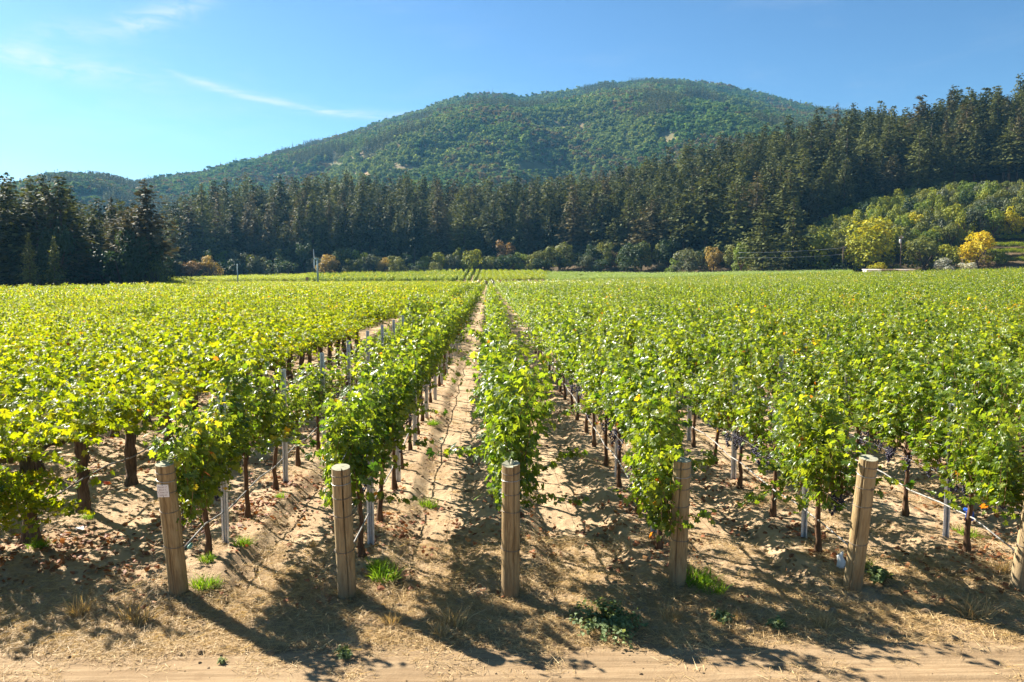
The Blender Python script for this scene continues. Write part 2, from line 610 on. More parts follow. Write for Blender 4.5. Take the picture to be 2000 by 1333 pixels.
PXK = np.array([-700, 0, 150, 300, 345, 450, 620, 800, 950, 1060, 1300, 1420, 1600, 1800, 2000, 2600], float)
D1K = np.array([100, 115, 118, 125, 190, 210, 225, 232, 232, 225, 180, 150, 125, 95, 75, 60], float)
DEK = np.array([125, 138, 145, 152, 300, 320, 330, 335, 340, 330, 300, 285, 275, 265, 255, 230], float)
PYE = np.array([566, 566, 566, 566, 553, 549, 544, 540, 536, 537, 542, 541, 538, 535, 528, 505], float)
DFK = np.array([110, 122, 128, 138, 225, 238, 240, 240, 240, 242, 240, 235, 232, 222, 205, 170], float)
PXS = np.array([-700, 0, 60, 130, 200, 300, 400, 500, 620, 750, 900, 1000, 1100, 1200, 1300, 1400, 1500, 1600, 1700, 1800, 1900, 2000, 2600], float)
PYS = np.array([330, 365, 360, 405, 405, 392, 366, 352, 345, 350, 360, 350, 347, 328, 302, 275, 250, 227, 212, 194, 170, 146, 40], float)
DRK = np.array([185, 195, 198, 205, 240, 330, 430, 460, 475, 480, 485, 485, 480, 475, 465, 455, 445, 435, 425, 415, 405, 400, 360], float)
PXM = np.array([-700, -100, 0, 40, 110, 160, 215, 270, 300, 340, 400, 450, 500, 560, 640, 700, 760, 820, 880, 940, 990, 1020, 1100, 1180, 1260, 1330, 1400, 1480, 1540, 1600, 1680, 1800, 2000, 2600], float)
PYM = np.array([380, 360, 356, 350, 333, 330, 336, 350, 343, 338, 330, 316, 306, 288, 268, 251, 231, 215, 194, 181, 182, 189, 179, 164, 156, 157, 166, 182, 199, 211, 222, 240, 260, 300], float)
DMK_PX = np.array([-700, 0, 250, 330, 500, 700, 950, 1300, 1650, 2600], float)
DMK = np.array([1150, 1150, 1200, 1400, 1600, 1800, 1900, 2000, 2000, 2000], float)
TREE_H = 29.5


def lerp(t, a, b):
    return a + (b - a) * t


def row_relief(x, y):
    """Raised strips under the vine rows and the loose tilled soil, near the camera."""
    z = np.zeros_like(x)
    fade = np.clip((y - 8.2) / 0.8, 0, 1)
    near = np.clip((60 - y) / 30, 0, 1)
    wob = 0.10 * vnoise(x * 0 + y * 1.3, x * 0.7, 3) + 0.07 * vnoise(y * 4.1, x * 1.1, 5)
    for X in ROW_X + YOUNG_X[6:12]:
        d = np.abs(x - X + wob)
        z += 0.13 * fade * near * np.clip((0.52 - d) / 0.22, 0, 1) ** 1.0
    for X in OLD_X[:4]:
        d = np.abs(x - X + wob)
        z += 0.09 * fade * near * np.exp(-(d / 0.55) ** 2)
    tr = np.clip((8.0 - y) / 0.7, 0, 1)                    # the track is smoother
    z += (1 - 0.85 * tr) * near * (0.06 * fbm(x * 0.8, y * 0.8, 2, 11) + 0.015 * fbm(x * 4.0, y * 4.0, 2, 21)
                                   + 0.026 * np.clip((26 - y) / 14, 0.15, 1) * fbm(x * 12.0, y * 12.0, 3, 31))
    z += tr * 0.022 * fbm(x * 0.25, y * 4.5, 3, 41)
    return z


def terrain(x, y, relief=True):
    x = np.asarray(x, float)
    y = np.asarray(y, float)
    px, d = to_view(x, y)
    px = np.clip(px, -700, 2600)
    d1 = np.interp(px, PXK, D1K)
    dE = np.interp(px, PXK, DEK)
    zE = CAM_Z + (HOR - np.interp(px, PXK, PYE)) * dE / F
    dR = np.interp(px, PXS, DRK)
    zR = CAM_Z + (HOR - np.interp(px, PXS, PYS)) * dR / F - TREE_H
    zR = np.maximum(zR, zE + 0.5)
    dM = np.interp(px, DMK_PX, DMK)
    zM = CAM_Z + (HOR - np.interp(px, PXM, PYM)) * dM / F - 14.0
    dV = dR + 190
    zV = np.minimum(CAM_Z + (HOR - 425) * dV / F, zR + 8)
    t1 = np.clip((d - d1) / (dE - d1), 0, 1)
    z = zE * t1 ** 1.25
    t2 = np.clip((d - dE) / (dR - dE), 0, 1)
    z = np.where(d > dE, lerp(t2 ** 0.95, zE, zR), z)
    t3 = np.clip((d - dR) / (dV - dR), 0, 1)
    t3 = t3 * t3 * (3 - 2 * t3)
    z = np.where(d > dR, lerp(t3, zR, zV), z)
    t4 = np.clip((d - dV) / (dM - dV), 0, 1)
    shape = t4 ** 1.15 * 0.85 + 0.15 * np.sin(t4 * math.pi / 2)
    zm = lerp(shape, zV, zM)
    amp = np.clip(t4 * (1 - t4) * 4, 0, 1)
    spur = fbm(x / 330.0, y / 420.0, 4, 51)
    rid = 0.5 - np.abs(fbm(x / 260.0 + 3.3, y / 520.0, 3, 61)) * 2
    zm = zm + amp * (80 * spur + 45 * rid) * np.clip(zM / 260.0, 0.25, 1.2)
    # no spur rises above the sight line to the ridge behind it
    cap = CAM_Z + (HOR - np.interp(px, PXM, PYM)) * d / F - 14.0 - 0.03 * (dM - d)
    zm = np.where(zm > cap - 12, cap - 12 * np.exp(-np.maximum(zm - cap + 12, 0) / 12.0), zm)
    z = np.where(d > dV, zm, z)
    t5 = np.clip((d - dM) / 900.0, 0, 1)
    z = np.where(d > dM, lerp(t5, zM, zM * 0.45), z)
    z = z + np.clip((d - 60) / 60, 0, 1) * 0.25 * fbm(x / 18.0, y / 18.0, 2, 71)
    if relief:
        nr = (d < 62)
        if np.any(nr):
            rz = np.zeros_like(z)
            xx, yy = np.atleast_1d(x), np.atleast_1d(y)
            m_ = np.atleast_1d(nr)
            rr = np.zeros(xx.shape)
            rr[m_] = row_relief(xx[m_], yy[m_])
            z = z + rr.reshape(z.shape)
    return z


def tz(x, y):
    return float(terrain(np.array([x]), np.array([y]))[0])


def build_terrain():
    us = np.concatenate([[-6, -4, -2.6, -1.8, -1.3, -1.0, -0.85], np.arange(-0.76, 0.7601, 0.0026), [0.85, 1.0, 1.3, 1.8, 2.6, 4, 6]])
    ds = [0.3, 1.0, 2.0, 3.0, 3.8]
    d = 4.4
    while d < 3300:
        ds.append(d)
        d *= 1.0075 if d < 32 else (1.012 if d < 90 else 1.017)
    ds = np.array(ds)
    U, D = np.meshgrid(us, ds)
    lx, ly = U * D, D
    X = lx * CY + ly * SY
    Y = -lx * SY + ly * CY
    Z = terrain(X, Y)
    nv, nu = U.shape
    V = np.stack([X, Y, Z], -1).reshape(-1, 3)
    i = np.arange(nv * nu).reshape(nv, nu)
    Q = np.stack([i[:-1, :-1], i[:-1, 1:], i[1:, 1:], i[1:, :-1]], -1).reshape(-1, 4)
    cen = V[Q].mean(1)
    px, dd = to_view(cen[:, 0], cen[:, 1])
    px = np.clip(px, -700, 2600)
    dE = np.interp(px, PXK, DEK)
    dR = np.interp(px, PXS, DRK)
    wav = 0.18 * np.sin(cen[:, 0] * 0.9) + 0.1 * np.sin(cen[:, 0] * 2.7 + 1)
    zone = np.where(cen[:, 1] < 7.55 + wav, 0, np.where(dd < dE, 1, np.where(dd < dR + 100, 2, 3)))
    for k, (nm, mt) in enumerate((('dirt_track', 'track'), ('ground', 'soil'), ('hillside', 'forest_floor'), ('mountain', 'mountain_ground'))):
        q = Q[zone == k]
        used, inv = np.unique(q, return_inverse=True)
        me = mesh_arrays(nm, V[used], inv.reshape(-1, 4), [M[mt]], smooth=True)
        link(nm, me, kind='structure')


build_terrain()
# land behind the camera and beyond the modelled hills
me = mesh_arrays('valley_floor', np.array([(-7000, -7000, -0.9), (7000, -7000, -0.9), (7000, 7000, -0.9), (-7000, 7000, -0.9)], float),
                 np.array([[0, 1, 2, 3]]), [M['soil']])
link('valley_floor', me, kind='structure')

# ------------------------------------------------------------------ leaves and foliage
LEAF_NEAR = np.array([(0, 0.0, 0.03), (.10, -.20, 0), (.36, -.26, .05), (.54, .02, .02), (.38, .14, .06), (.50, .48, -.02), (.22, .44, .05), (0.0, .80, -.08),
                      (-.22, .44, .05), (-.50, .48, -.02), (-.38, .14, .06), (-.54, .02, .02), (-.36, -.26, .05), (-.10, -.20, 0)], float)
LEAF_NEAR_F = np.array([(0, k, k + 1) for k in range(1, 13)])
LEAF_MID = np.array([(0, -.22, 0.0), (.50, -.10, .06), (.42, .42, -.02), (0, .75, -.06), (-.42, .42, -.02), (-.50, -.10, .06), (0, .2, .08)], float)
LEAF_MID_F = np.array([(6, k, (k + 1) % 6) for k in range(6)])
LEAF_FAR = np.array([(0, -.25, 0), (.5, .15, .07), (0, .72, -.04), (-.5, .15, .07)], float)
LEAF_FAR_F = np.array([(0, 1, 2), (0, 2, 3)])
BLADE = np.array([(-.5, 0, 0), (.5, 0, 0), (0, 1, 0)], float)


def unit(a):
    return a / np.maximum(np.linalg.norm(a, axis=-1, keepdims=True), 1e-9)


def place_leaves(tmpl, tf, pos, nor, tip, size, tint):
    """Leaf templates (x across, y to the tip, z along the normal) set at pos."""
    nor = unit(nor)
    tip = unit(tip - nor * (tip * nor).sum(-1, keepdims=True))
    side = np.cross(tip, nor)
    size = np.asarray(size).reshape(-1, 1, 1)
    v = (tmpl[None, :, 0, None] * side[:, None, :] + tmpl[None, :, 1, None] * tip[:, None, :] + tmpl[None, :, 2, None] * nor[:, None, :]) * size + pos[:, None, :]
    k = len(tmpl)
    f = tf[None] + (np.arange(len(pos)) * k)[:, None, None]
    return v.reshape(-1, 3), f.reshape(-1, tf.shape[1]), np.repeat(tint, k)


UP = np.array([0, 0, 1.0])


def grow_shoots(rng, style):
    """Shoots of one vine; returns node positions, directions and the shoot polylines."""
    P, Dn, lines = [], [], []
    if style == 'young':
        n_sh, z0 = 30, 0.98
    elif style == 'sparse':
        n_sh, z0 = 7, 0.86
    else:
        n_sh, z0 = 38, 1.20
    for k in range(n_sh):
        y0 = rng.uniform(-0.95, 0.95)
        p = np.array([rng.normal(0, 0.05), y0, z0 + rng.normal(0, 0.04)])
        side = rng.choice([-1, 1])
        if style != 'old':
            wild = rng.random()
            if wild < 0.05:
                d = np.array([side * rng.uniform(0.8, 1.3), rng.normal(0, 0.4), rng.uniform(0.1, 0.7)])
                L, g = rng.uniform(0.55, 0.95), 0.035
            elif wild < 0.11:
                d = np.array([side * rng.uniform(0.5, 0.9), rng.normal(0, 0.5), rng.uniform(-0.4, 0.2)])
                L, g = rng.uniform(0.15, 0.32), 0.06
            else:
                d = np.array([rng.normal(0, 0.11), rng.normal(0, 0.20), 1.0])
                L, g = (rng.uniform(0.55, 1.22) if rng.random() < 0.92 else rng.uniform(1.3, 1.6)), 0.012
        else:
            wild = rng.random()
            if wild < 0.25:
                d = np.array([rng.normal(0, 0.3), rng.normal(0, 0.4), 1.0])
                L, g = rng.uniform(0.6, 0.95), 0.03
            else:
                d = np.array([side * rng.uniform(0.45, 1.2), rng.normal(0, 0.45), rng.uniform(0.35, 1.0)])
                L, g = rng.uniform(0.55, 1.10), 0.040
        d = d / np.linalg.norm(d)
        line = [p.copy()]
        drift = rng.normal(0, 0.012, 3)
        for s in np.arange(0, L, 0.062):
            d = d + drift + rng.normal(0, 0.07, 3) + np.array([0, 0, -g * (0.4 + s)])
            if style != 'old' and p[2] > 1.72:
                d = d + np.array([side * 0.04, 0, -0.04])
            if style != 'old' and wild >= 0.11 and p[2] < 1.85:
                d[0] -= 0.30 * p[0]              # the trellis wires hold the shoots in
            d = d / np.linalg.norm(d)
            p = p + d * 0.062
            P.append(p.copy())
            Dn.append(d.copy())
            line.append(p.copy())
        lines.append(np.array(line))
    return np.array(P), np.array(Dn), lines


def vine_foliage(name, seed, style, lod, mat):
    rng = np.random.default_rng(seed)
    P, Dn, lines = grow_shoots(rng, style)
    n = len(P)
    reps = {'near': 3, 'mid': 2, 'far': 1}[lod]
    parts_pos, parts_n, parts_t, parts_s = [], [], [], []
    for r in range(reps):
        keep = rng.random(n) < {'near': (0.97, 0.88, 0.62)[r], 'mid': (0.95, 0.5)[min(r, 1)], 'far': 0.50}[lod]
        p = P[keep]
        m = len(p)
        a = rng.uniform(0, 2 * math.pi, m)
        pet = np.stack([np.cos(a), np.sin(a) * 0.8, rng.uniform(-0.3, 0.5, m)], -1)
        pet[:, 0] += np.sign(p[:, 0]) * 0.45
        pet = unit(pet)
        pos = p + pet * rng.uniform(0.03, 0.10 + 0.05 * r, (m, 1))
        nor = unit(0.55 * pet + 0.62 * UP + rng.normal(0, 0.42, (m, 3)))
        tip = 0.7 * pet - 0.65 * UP + rng.normal(0, 0.35, (m, 3))
        sz = rng.uniform(0.052, 0.106, m) * {'near': 1.0, 'mid': 1.35, 'far': 2.0}[lod]
        parts_pos.append(pos)
        parts_n.append(nor)
        parts_t.append(tip)
        parts_s.append(sz)
    pos, nor, tip, sz = map(np.concatenate, (parts_pos, parts_n, parts_t, parts_s))
    m = len(pos)
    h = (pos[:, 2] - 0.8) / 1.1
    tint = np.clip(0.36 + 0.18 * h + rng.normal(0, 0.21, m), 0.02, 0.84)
    yel = rng.random(m) < np.where(pos[:, 2] < 1.05, 0.012, 0.004)
    tint[yel] = rng.uniform(0.93, 1.0, yel.sum())
    tm, tf = {'near': (LEAF_NEAR, LEAF_NEAR_F), 'mid': (LEAF_MID, LEAF_MID_F), 'far': (LEAF_FAR, LEAF_FAR_F)}[lod]
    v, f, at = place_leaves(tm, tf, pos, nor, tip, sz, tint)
    mi = np.zeros(len(f), int)
    if lod == 'near':
        # the canes inside the foliage, thin three-sided stems
        vs, fs, o = [], [], len(v)
        for ln in lines:
            k = len(ln)
            rr = np.linspace(0.006, 0.002, k)[:, None]
            ring = np.stack([ln + rr * np.array([math.cos(t), math.sin(t), 0]) for t in (0, 2.1, 4.2)], 1)
            vs.append(ring.reshape(-1, 3))
            b = np.arange(k - 1)[:, None] * 3 + o
            for s in range(3):
                s2 = (s + 1) % 3
                fs.append(np.concatenate([b + s, b + s2, b + 3 + s2], 1))
                fs.append(np.concatenate([b + s, b + 3 + s2, b + 3 + s], 1))
            o += k * 3
        v2 = np.concatenate(vs)
        f2 = np.concatenate(fs)
        v = np.concatenate([v, v2])
        f = np.concatenate([f, f2])
        at = np.concatenate([at, np.zeros(len(v2))])
        mi = np.concatenate([mi, np.ones(len(f2), int)])
    return mesh_arrays(name, v, f, [mat, M['cane']], {'tint': at}, mi)


N_VAR = 10
YOUNG_NEAR = [vine_foliage('vine_foliage', 100 + k, 'young', 'near', M['vine_leaf']) for k in range(N_VAR)]
SPARSE_NEAR = [vine_foliage('thin_vine_foliage', 150 + k, 'sparse', 'near', M['vine_leaf']) for k in range(3)]
OLD_NEAR = [vine_foliage('old_vine_foliage', 200 + k, 'old', 'near', M['old_vine_leaf']) for k in range(N_VAR)]


def young_trunk(seed):
    r = random.Random(seed)
    mb = MB()
    x, y = 0, 0
    pts, rad = [], []
    for i in range(9):
        t = i / 8
        x += r.uniform(-0.013, 0.013)
        y += r.uniform(-0.020, 0.020)
        pts.append((x, y, -0.08 + t * 1.03))
        rad.append(0.040 - 0.013 * min(1, t * 1.6) + (0.012 if i in (1,) else 0) + (0.010 if i == 8 else 0) + r.uniform(-0.003, 0.004))
    mb.tube(pts, rad, 8, wob=0.10, rnd=r)
    return mb.mesh('young_trunk', [M['young_bark']], True), pts[-1]


def cordon(seed, z, rad, length):
    r = random.Random(seed)
    mb = MB()
    for s in (-1, 1):
        pts = [(0, s * 0.01, z - 0.05)]
        for i in range(1, 7):
            pts.append((r.uniform(-0.02, 0.02), s * length * i / 6, z + r.uniform(-0.02, 0.025)))
        mb.tube(pts, [rad * (1.15 - 0.08 * i) for i in range(7)], 7, wob=0.18, rnd=r)
    for i in range(9):        # spurs
        y = r.uniform(-length, length)
        mb.tube([(0, y, z), (r.uniform(-.04, .04), y + r.uniform(-.03, .03), z + 0.09)], [rad * 0.7, rad * 0.45], 5)
    return mb.mesh('cordon', [M['old_bark'] if rad > 0.03 else M['young_bark']], True)


def old_trunk(seed):
    r = random.Random(seed)
    mb = MB()
    pts, rad = [], []
    x = y = 0
    for i in range(11):
        t = i / 10
        x += r.uniform(-0.022, 0.022)
        y += r.uniform(-0.03, 0.03)
        pts.append((x, y, -0.1 + t * 1.26))
        rad.append(0.082 + 0.045 * max(0, 1 - t * 5) + 0.02 * max(0, t - 0.8) * 5 + r.uniform(-0.012, 0.012))
    mb.tube(pts, rad, 12, wob=0.16, rnd=r)
    return mb.mesh('old_trunk', [M['old_bark']], True)


YT = [young_trunk(k)[0] for k in range(5)]
OT = [old_trunk(k) for k in range(5)]
YC = [cordon(20 + k, 0.95, 0.019, 0.74) for k in range(3)]
OC = [cordon(30 + k, 1.14, 0.042, 0.72) for k in range(3)]


def grape_mesh(seed):
    rng = np.random.default_rng(seed)
    t = (1 + 5 ** 0.5) / 2
    iv = unit(np.array([(-1, t, 0), (1, t, 0), (-1, -t, 0), (1, -t, 0), (0, -1, t), (0, 1, t), (0, -1, -t), (0, 1, -t), (t, 0, -1), (t, 0, 1), (-t, 0, -1), (-t, 0, 1)], float))
    ifc = np.array([(0, 11, 5), (0, 5, 1), (0, 1, 7), (0, 7, 10), (0, 10, 11), (1, 5, 9), (5, 11, 4), (11, 10, 2), (10, 7, 6), (7, 1, 8), (3, 9, 4), (3, 4, 2), (3, 2, 6), (3, 6, 8), (3, 8, 9), (4, 9, 5), (2, 4, 11), (6, 2, 10), (8, 6, 7), (9, 8, 1)])
    parts = []
    for i in range(46):
        h = rng.random() ** 0.8
        rr = 0.052 * (1 - h) ** 0.6 * rng.uniform(0.5, 1)
        a = rng.uniform(0, 6.28)
        p = np.array([rr * math.cos(a), rr * math.sin(a), -0.02 - 0.17 * h])
        parts.append((iv * rng.uniform(0.0085, 0.0105) + p, ifc, np.zeros(12)))
    v, f, at = merge(parts)
    return mesh_arrays('grape_bunch', v, f, [M['grape']], smooth=True)


GRAPES = [grape_mesh(k) for k in range(3)]

# single yellow or brown leaves that stand out on the nearest vines
lv, lf, la = place_leaves(LEAF_NEAR, LEAF_NEAR_F, np.zeros((1, 3)), np.array([[0, -0.5, 0.8]]), np.array([[0, -0.7, -0.7]]), [0.15], np.array([0.87]))
YELLOW_LEAF = mesh_arrays('yellow_leaf', lv, lf, [M['vine_leaf']], {'tint': la})

# ------------------------------------------------------------------ vines
VSTEP = 1.50


def in_frame(x, y, m=90):
    px, d = to_view(np.asarray(x, float), np.asarray(y, float))
    return (px > -m) & (px < 2000 + m) & (d > 4)


cands = []          # (depth, kind, row, index, x, y)
rest = []
PATCHY = {(0, k) for k in (3, 5, 6, 7, 8, 9, 10, 12, 13, 15)}
for r, X in enumerate(YOUNG_X):
    y = YOUNG_Y0[r] + 0.95
    k = 0
    while y < 250:
        px, d = to_view(np.array([X]), np.array([y]))
        if -120 - 1500 / max(d[0], 1) < px[0] < 2120 + 1500 / max(d[0], 1) and d[0] < np.interp(px[0], PXK, DFK):
            cands.append((float(d[0]), 'young', r, k, X, y, float(px[0])))
        y += VSTEP
        k += 1
for r, X in enumerate(OLD_X):
    y = 10.1 if r == 0 else 9.2 + 0.4 * (r % 3)
    k = 0
    while y < 250:
        px, d = to_view(np.array([X]), np.array([y]))
        if -150 - 1500 / max(d[0], 1) < px[0] and d[0] < np.interp(px[0], PXK, DFK):
            cands.append((float(d[0]), 'old', r, k, X, y, float(px[0])))
        y += VSTEP
        k += 1
cands.sort()
vis = [c_ for c_ in cands if -60 - 900 / c_[0] < c_[6] < 2060 + 900 / c_[0]]
single = vis[:300]
single_set = set(map(id, single))
rest = [c_ for c_ in cands if id(c_) not in single_set]

ORD = ['first', 'second', 'third', 'fourth', 'fifth', 'sixth']
POST_NAME = ['the end post with the white tag', 'the split second end post', 'the middle end post with torn grey top',
             'the leaf covered end post', 'the end post leaning to the right', 'the end post at the right edge']
rnd = random.Random(3)
for d, kind, r, k, X, y, px in single:
    sparse = kind == 'young' and (r, k) in PATCHY
    if kind == 'young':
        if r < 6:
            group = 'young vines in the row behind ' + POST_NAME[r]
            label = (f'{ORD[k]} green vine behind {POST_NAME[r]}' if k < 5
                     else f'green vine farther back behind {POST_NAME[r]}')
        else:
            group = 'young vines of the dense rows on the right'
            q = ('first', 'second', 'third', 'fourth')[min(r - 6, 3)]
            label = f'green leafy vine in the {q} dense row right of the post at the right edge'
            if r > 9:
                label = 'green leafy vine deep in the dense rows at the right picture edge'
            group = f'young vines of the {q} dense row on the right'
        if sparse:
            label = 'thin gappy young vine among bare stakes in the row behind the tagged post'
            group = 'thin young vines in the gap of the tagged row'
    else:
        if r == 0:
            group = 'old vines of the row with bare trunks showing'
            label = (f'{ORD[k]} thick-trunked old vine from the left edge, in the front old row' if k < 5
                     else 'old vine with thick dark trunk farther back along the front old row')
        else:
            group = 'old yellowing vines of the left field'
            q = ('second', 'third', 'fourth', 'fifth')[min(r - 1, 3)]
            label = f'old yellow-green vine in the {q} row of the left field' if r < 4 else 'old yellow-green vine in the far left rows of the left field'
            group = f'old vines of the {q} row in the left field'
    gx = X + rnd.uniform(-0.03, 0.03)
    gz = tz(gx, y)
    root = thing('grapevine', label, 'grapevine', (gx, y, gz), group=group)
    flip = rnd.choice((0, math.pi))
    s = rnd.uniform(0.92, 1.10)
    if kind == 'young':
        link('trunk', rnd.choice(YT), root, rot=(0, 0, rnd.uniform(0, 6.28)))
        if d < 30:
            link('cordon', rnd.choice(YC), root, rot=(0, 0, flip))
        fm = rnd.choice(SPARSE_NEAR) if sparse else rnd.choice(YOUNG_NEAR)
        lean = rnd.uniform(-0.04, 0.04)
        fh = s * rnd.uniform(0.92, 1.05) * ((0.93 if k < 2 else 0.80) if r == 0 else 1.0) * (0.8 if rnd.random() < 0.07 else 1.0)
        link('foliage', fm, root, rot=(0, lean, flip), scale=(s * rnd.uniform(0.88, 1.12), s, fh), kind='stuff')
        if k == 0 and r < 6:      # leafy canes that reach round the end post
            link('foliage', rnd.choice(YOUNG_NEAR), root, loc=((0.12, -0.10, 0.0, -0.22, -0.30, -0.2)[r], (-0.42, -0.45, -0.52, -0.66, -0.35, -0.4)[r], (-0.14, -0.08, -0.10, -0.28, -0.05, -0.05)[r]),
                 rot=(0.10, lean, flip + math.pi), scale=(0.85, 0.62, 0.93), kind='stuff')
        if d < 24 and r != 2:
            n_g = 7 if r >= 3 else 3
            for g in range(n_g):
                link('grape_bunch', rnd.choice(GRAPES), root,
                     loc=(rnd.uniform(-0.15, 0.15), rnd.uniform(-0.6, 0.6), rnd.uniform(0.84, 0.98)), rot=(rnd.uniform(-.2, .2), rnd.uniform(-.2, .2), rnd.uniform(0, 6)),
                     scale=rnd.uniform(1.0, 1.5), kind='stuff')
    else:
        link('trunk', rnd.choice(OT), root, rot=(0, 0, rnd.uniform(0, 6.28)), scale=(s, s, 1))
        if d < 30:
            link('cordon', rnd.choice(OC), root, rot=(0, 0, flip))
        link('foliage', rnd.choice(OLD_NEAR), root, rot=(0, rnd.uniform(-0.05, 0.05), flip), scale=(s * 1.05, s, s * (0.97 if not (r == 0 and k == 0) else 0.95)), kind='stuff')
        if r == 0 and k < 1:      # hanging skirt of leaves at the row's near end
            for q_, (ax, ay, az_, rz_) in enumerate(((0.05, -0.50, 1.92, 0.6), (-0.45, -0.35, 1.86, 1.9), (-0.30, -0.80, 1.95, 0.1))):
                link('foliage', OLD_NEAR[q_ + 1], root, loc=(ax, ay, az_), rot=(math.pi, 0, rz_), scale=(0.8, 0.62, 0.80), kind='stuff')
    if d < 16:
        for g in range(2 if kind == 'young' else 3):
            link('leaf', YELLOW_LEAF, root, loc=(rnd.choice((-1, 1)) * rnd.uniform(0.1, 0.3), rnd.uniform(-0.6, 0.6), rnd.uniform(0.78, 1.15)),
                 rot=(rnd.uniform(-.5, .5), rnd.uniform(-.5, .5), rnd.uniform(-1, 1)), scale=rnd.uniform(0.55, 0.85))


# ------------------------------------------------------------------ instancing for uncountable masses
def scatter(name, pts, rotz, scl, idx, sources, label=None, category=None, tilt=None):
    """ONE object of kind 'stuff' that sets copies of the sources on its points (geometry nodes)."""
    coll = bpy.data.collections.new(name + '_sources')
    for i, me_ in enumerate(sources):
        o = bpy.data.objects.new(f'{name}_source_{i:02d}', me_)
        coll.objects.link(o)
    me_ = bpy.data.meshes.new(name)
    n = len(pts)
    me_.vertices.add(n)
    me_.vertices.foreach_set('co', np.asarray(pts, np.float32).ravel())
    rot = np.zeros((n, 3), np.float32)
    if tilt is not None:
        rot[:, :2] = tilt
    rot[:, 2] = rotz
    a = me_.attributes.new('rot', 'FLOAT_VECTOR', 'POINT')
    a.data.foreach_set('vector', rot.ravel())
    scl = np.asarray(scl, np.float32)
    if scl.ndim == 1:
        scl = np.repeat(scl[:, None], 3, 1)
    a = me_.attributes.new('scl', 'FLOAT_VECTOR', 'POINT')
    a.data.foreach_set('vector', np.ascontiguousarray(scl).ravel())
    a = me_.attributes.new('idx', 'INT', 'POINT')
    a.data.foreach_set('value', np.asarray(idx, np.int32))
    ng = bpy.data.node_groups.new(name, 'GeometryNodeTree')
    ng.interface.new_socket('Geometry', in_out='INPUT', socket_type='NodeSocketGeometry')
    ng.interface.new_socket('Geometry', in_out='OUTPUT', socket_type='NodeSocketGeometry')
    gi, go = ng.nodes.new('NodeGroupInput'), ng.nodes.new('NodeGroupOutput')
    ci = ng.nodes.new('GeometryNodeCollectionInfo')
    ci.inputs['Collection'].default_value = coll
    ci.inputs['Separate Children'].default_value = True
    ip = ng.nodes.new('GeometryNodeInstanceOnPoints')
    ip.inputs['Pick Instance'].default_value = True

    def attr(nm, dt):
        nd = ng.nodes.new('GeometryNodeInputNamedAttribute')
        nd.data_type = dt
        nd.inputs['Name'].default_value = nm
        return [s for s in nd.outputs if s.enabled and s.name == 'Attribute'][0]
    L = ng.links.new
    L(gi.outputs[0], ip.inputs['Points'])
    L(ci.outputs[0], ip.inputs['Instance'])
    L(attr('idx', 'INT'), ip.inputs['Instance Index'])
    L(attr('rot', 'FLOAT_VECTOR'), ip.inputs['Rotation'])
    L(attr('scl', 'FLOAT_VECTOR'), ip.inputs['Scale'])
    L(ip.outputs[0], go.inputs[0])
    o = link(name, me_, kind='stuff', label=label, category=category)
    md = o.modifiers.new('scatter', 'NODES')
    md.node_group = ng
    return o


def lod_sources(style, lod, mat, n, seed):
    return [vine_foliage(f'{style}_{lod}', seed + k, style, lod, mat) for k in range(n)]


SRC = {('young', 'near'): YOUNG_NEAR, ('old', 'near'): OLD_NEAR,
       ('young', 'mid'): lod_sources('young', 'mid', M['vine_leaf'], 7, 300),
       ('young', 'far'): lod_sources('young', 'far', M['vine_leaf'], 6, 400),
       ('old', 'mid'): lod_sources('old', 'mid', M['old_vine_leaf'], 7, 500),
       ('old', 'far'): lod_sources('old', 'far', M['old_vine_leaf'], 6, 600)}
PALE_FAR = lod_sources('young', 'far', M['pale_vine_leaf'], 5, 700)


def mass_of_vines(name, items, kind, label):
    srcs, spans = [], {}
    for lod in ('near', 'mid', 'far'):
        spans[lod] = (len(srcs), len(SRC[(kind, lod)]))
        srcs += SRC[(kind, lod)]
    n = len(items)
    x = np.array([c_[4] for c_ in items]) + RNG.uniform(-0.05, 0.05, n)
    y = np.array([c_[5] for c_ in items])
    d = np.array([c_[0] for c_ in items])
    z = terrain(x, y)
    idx = np.zeros(n, int)
    for lod, lo, hi in (('near', 0, 60), ('mid', 60, 130), ('far', 130, 1e9)):
        m = (d >= lo) & (d < hi)
        idx[m] = spans[lod][0] + RNG.integers(0, spans[lod][1], m.sum())
    s = RNG.uniform(0.90, 1.12, n) * (1 + 0.10 * fbm(x * 0.12, y * 0.12, 2, 88))
    sc3 = np.stack([s, s * 1.02, s * RNG.uniform(0.93, 1.05, n)], -1)
    scatter(name, np.stack([x, y, z], -1), RNG.integers(0, 2, n) * math.pi + RNG.normal(0, 0.05, n), sc3, idx, srcs, label, 'vines')


mass_of_vines('young_vine_rows', [c_ for c_ in rest if c_[1] == 'young'], 'young', 'far rows of green vines running back to the forest')
mass_of_vines('old_vine_rows', [c_ for c_ in rest if c_[1] == 'old'], 'old', 'far rows of yellow-green old vines in the left field')

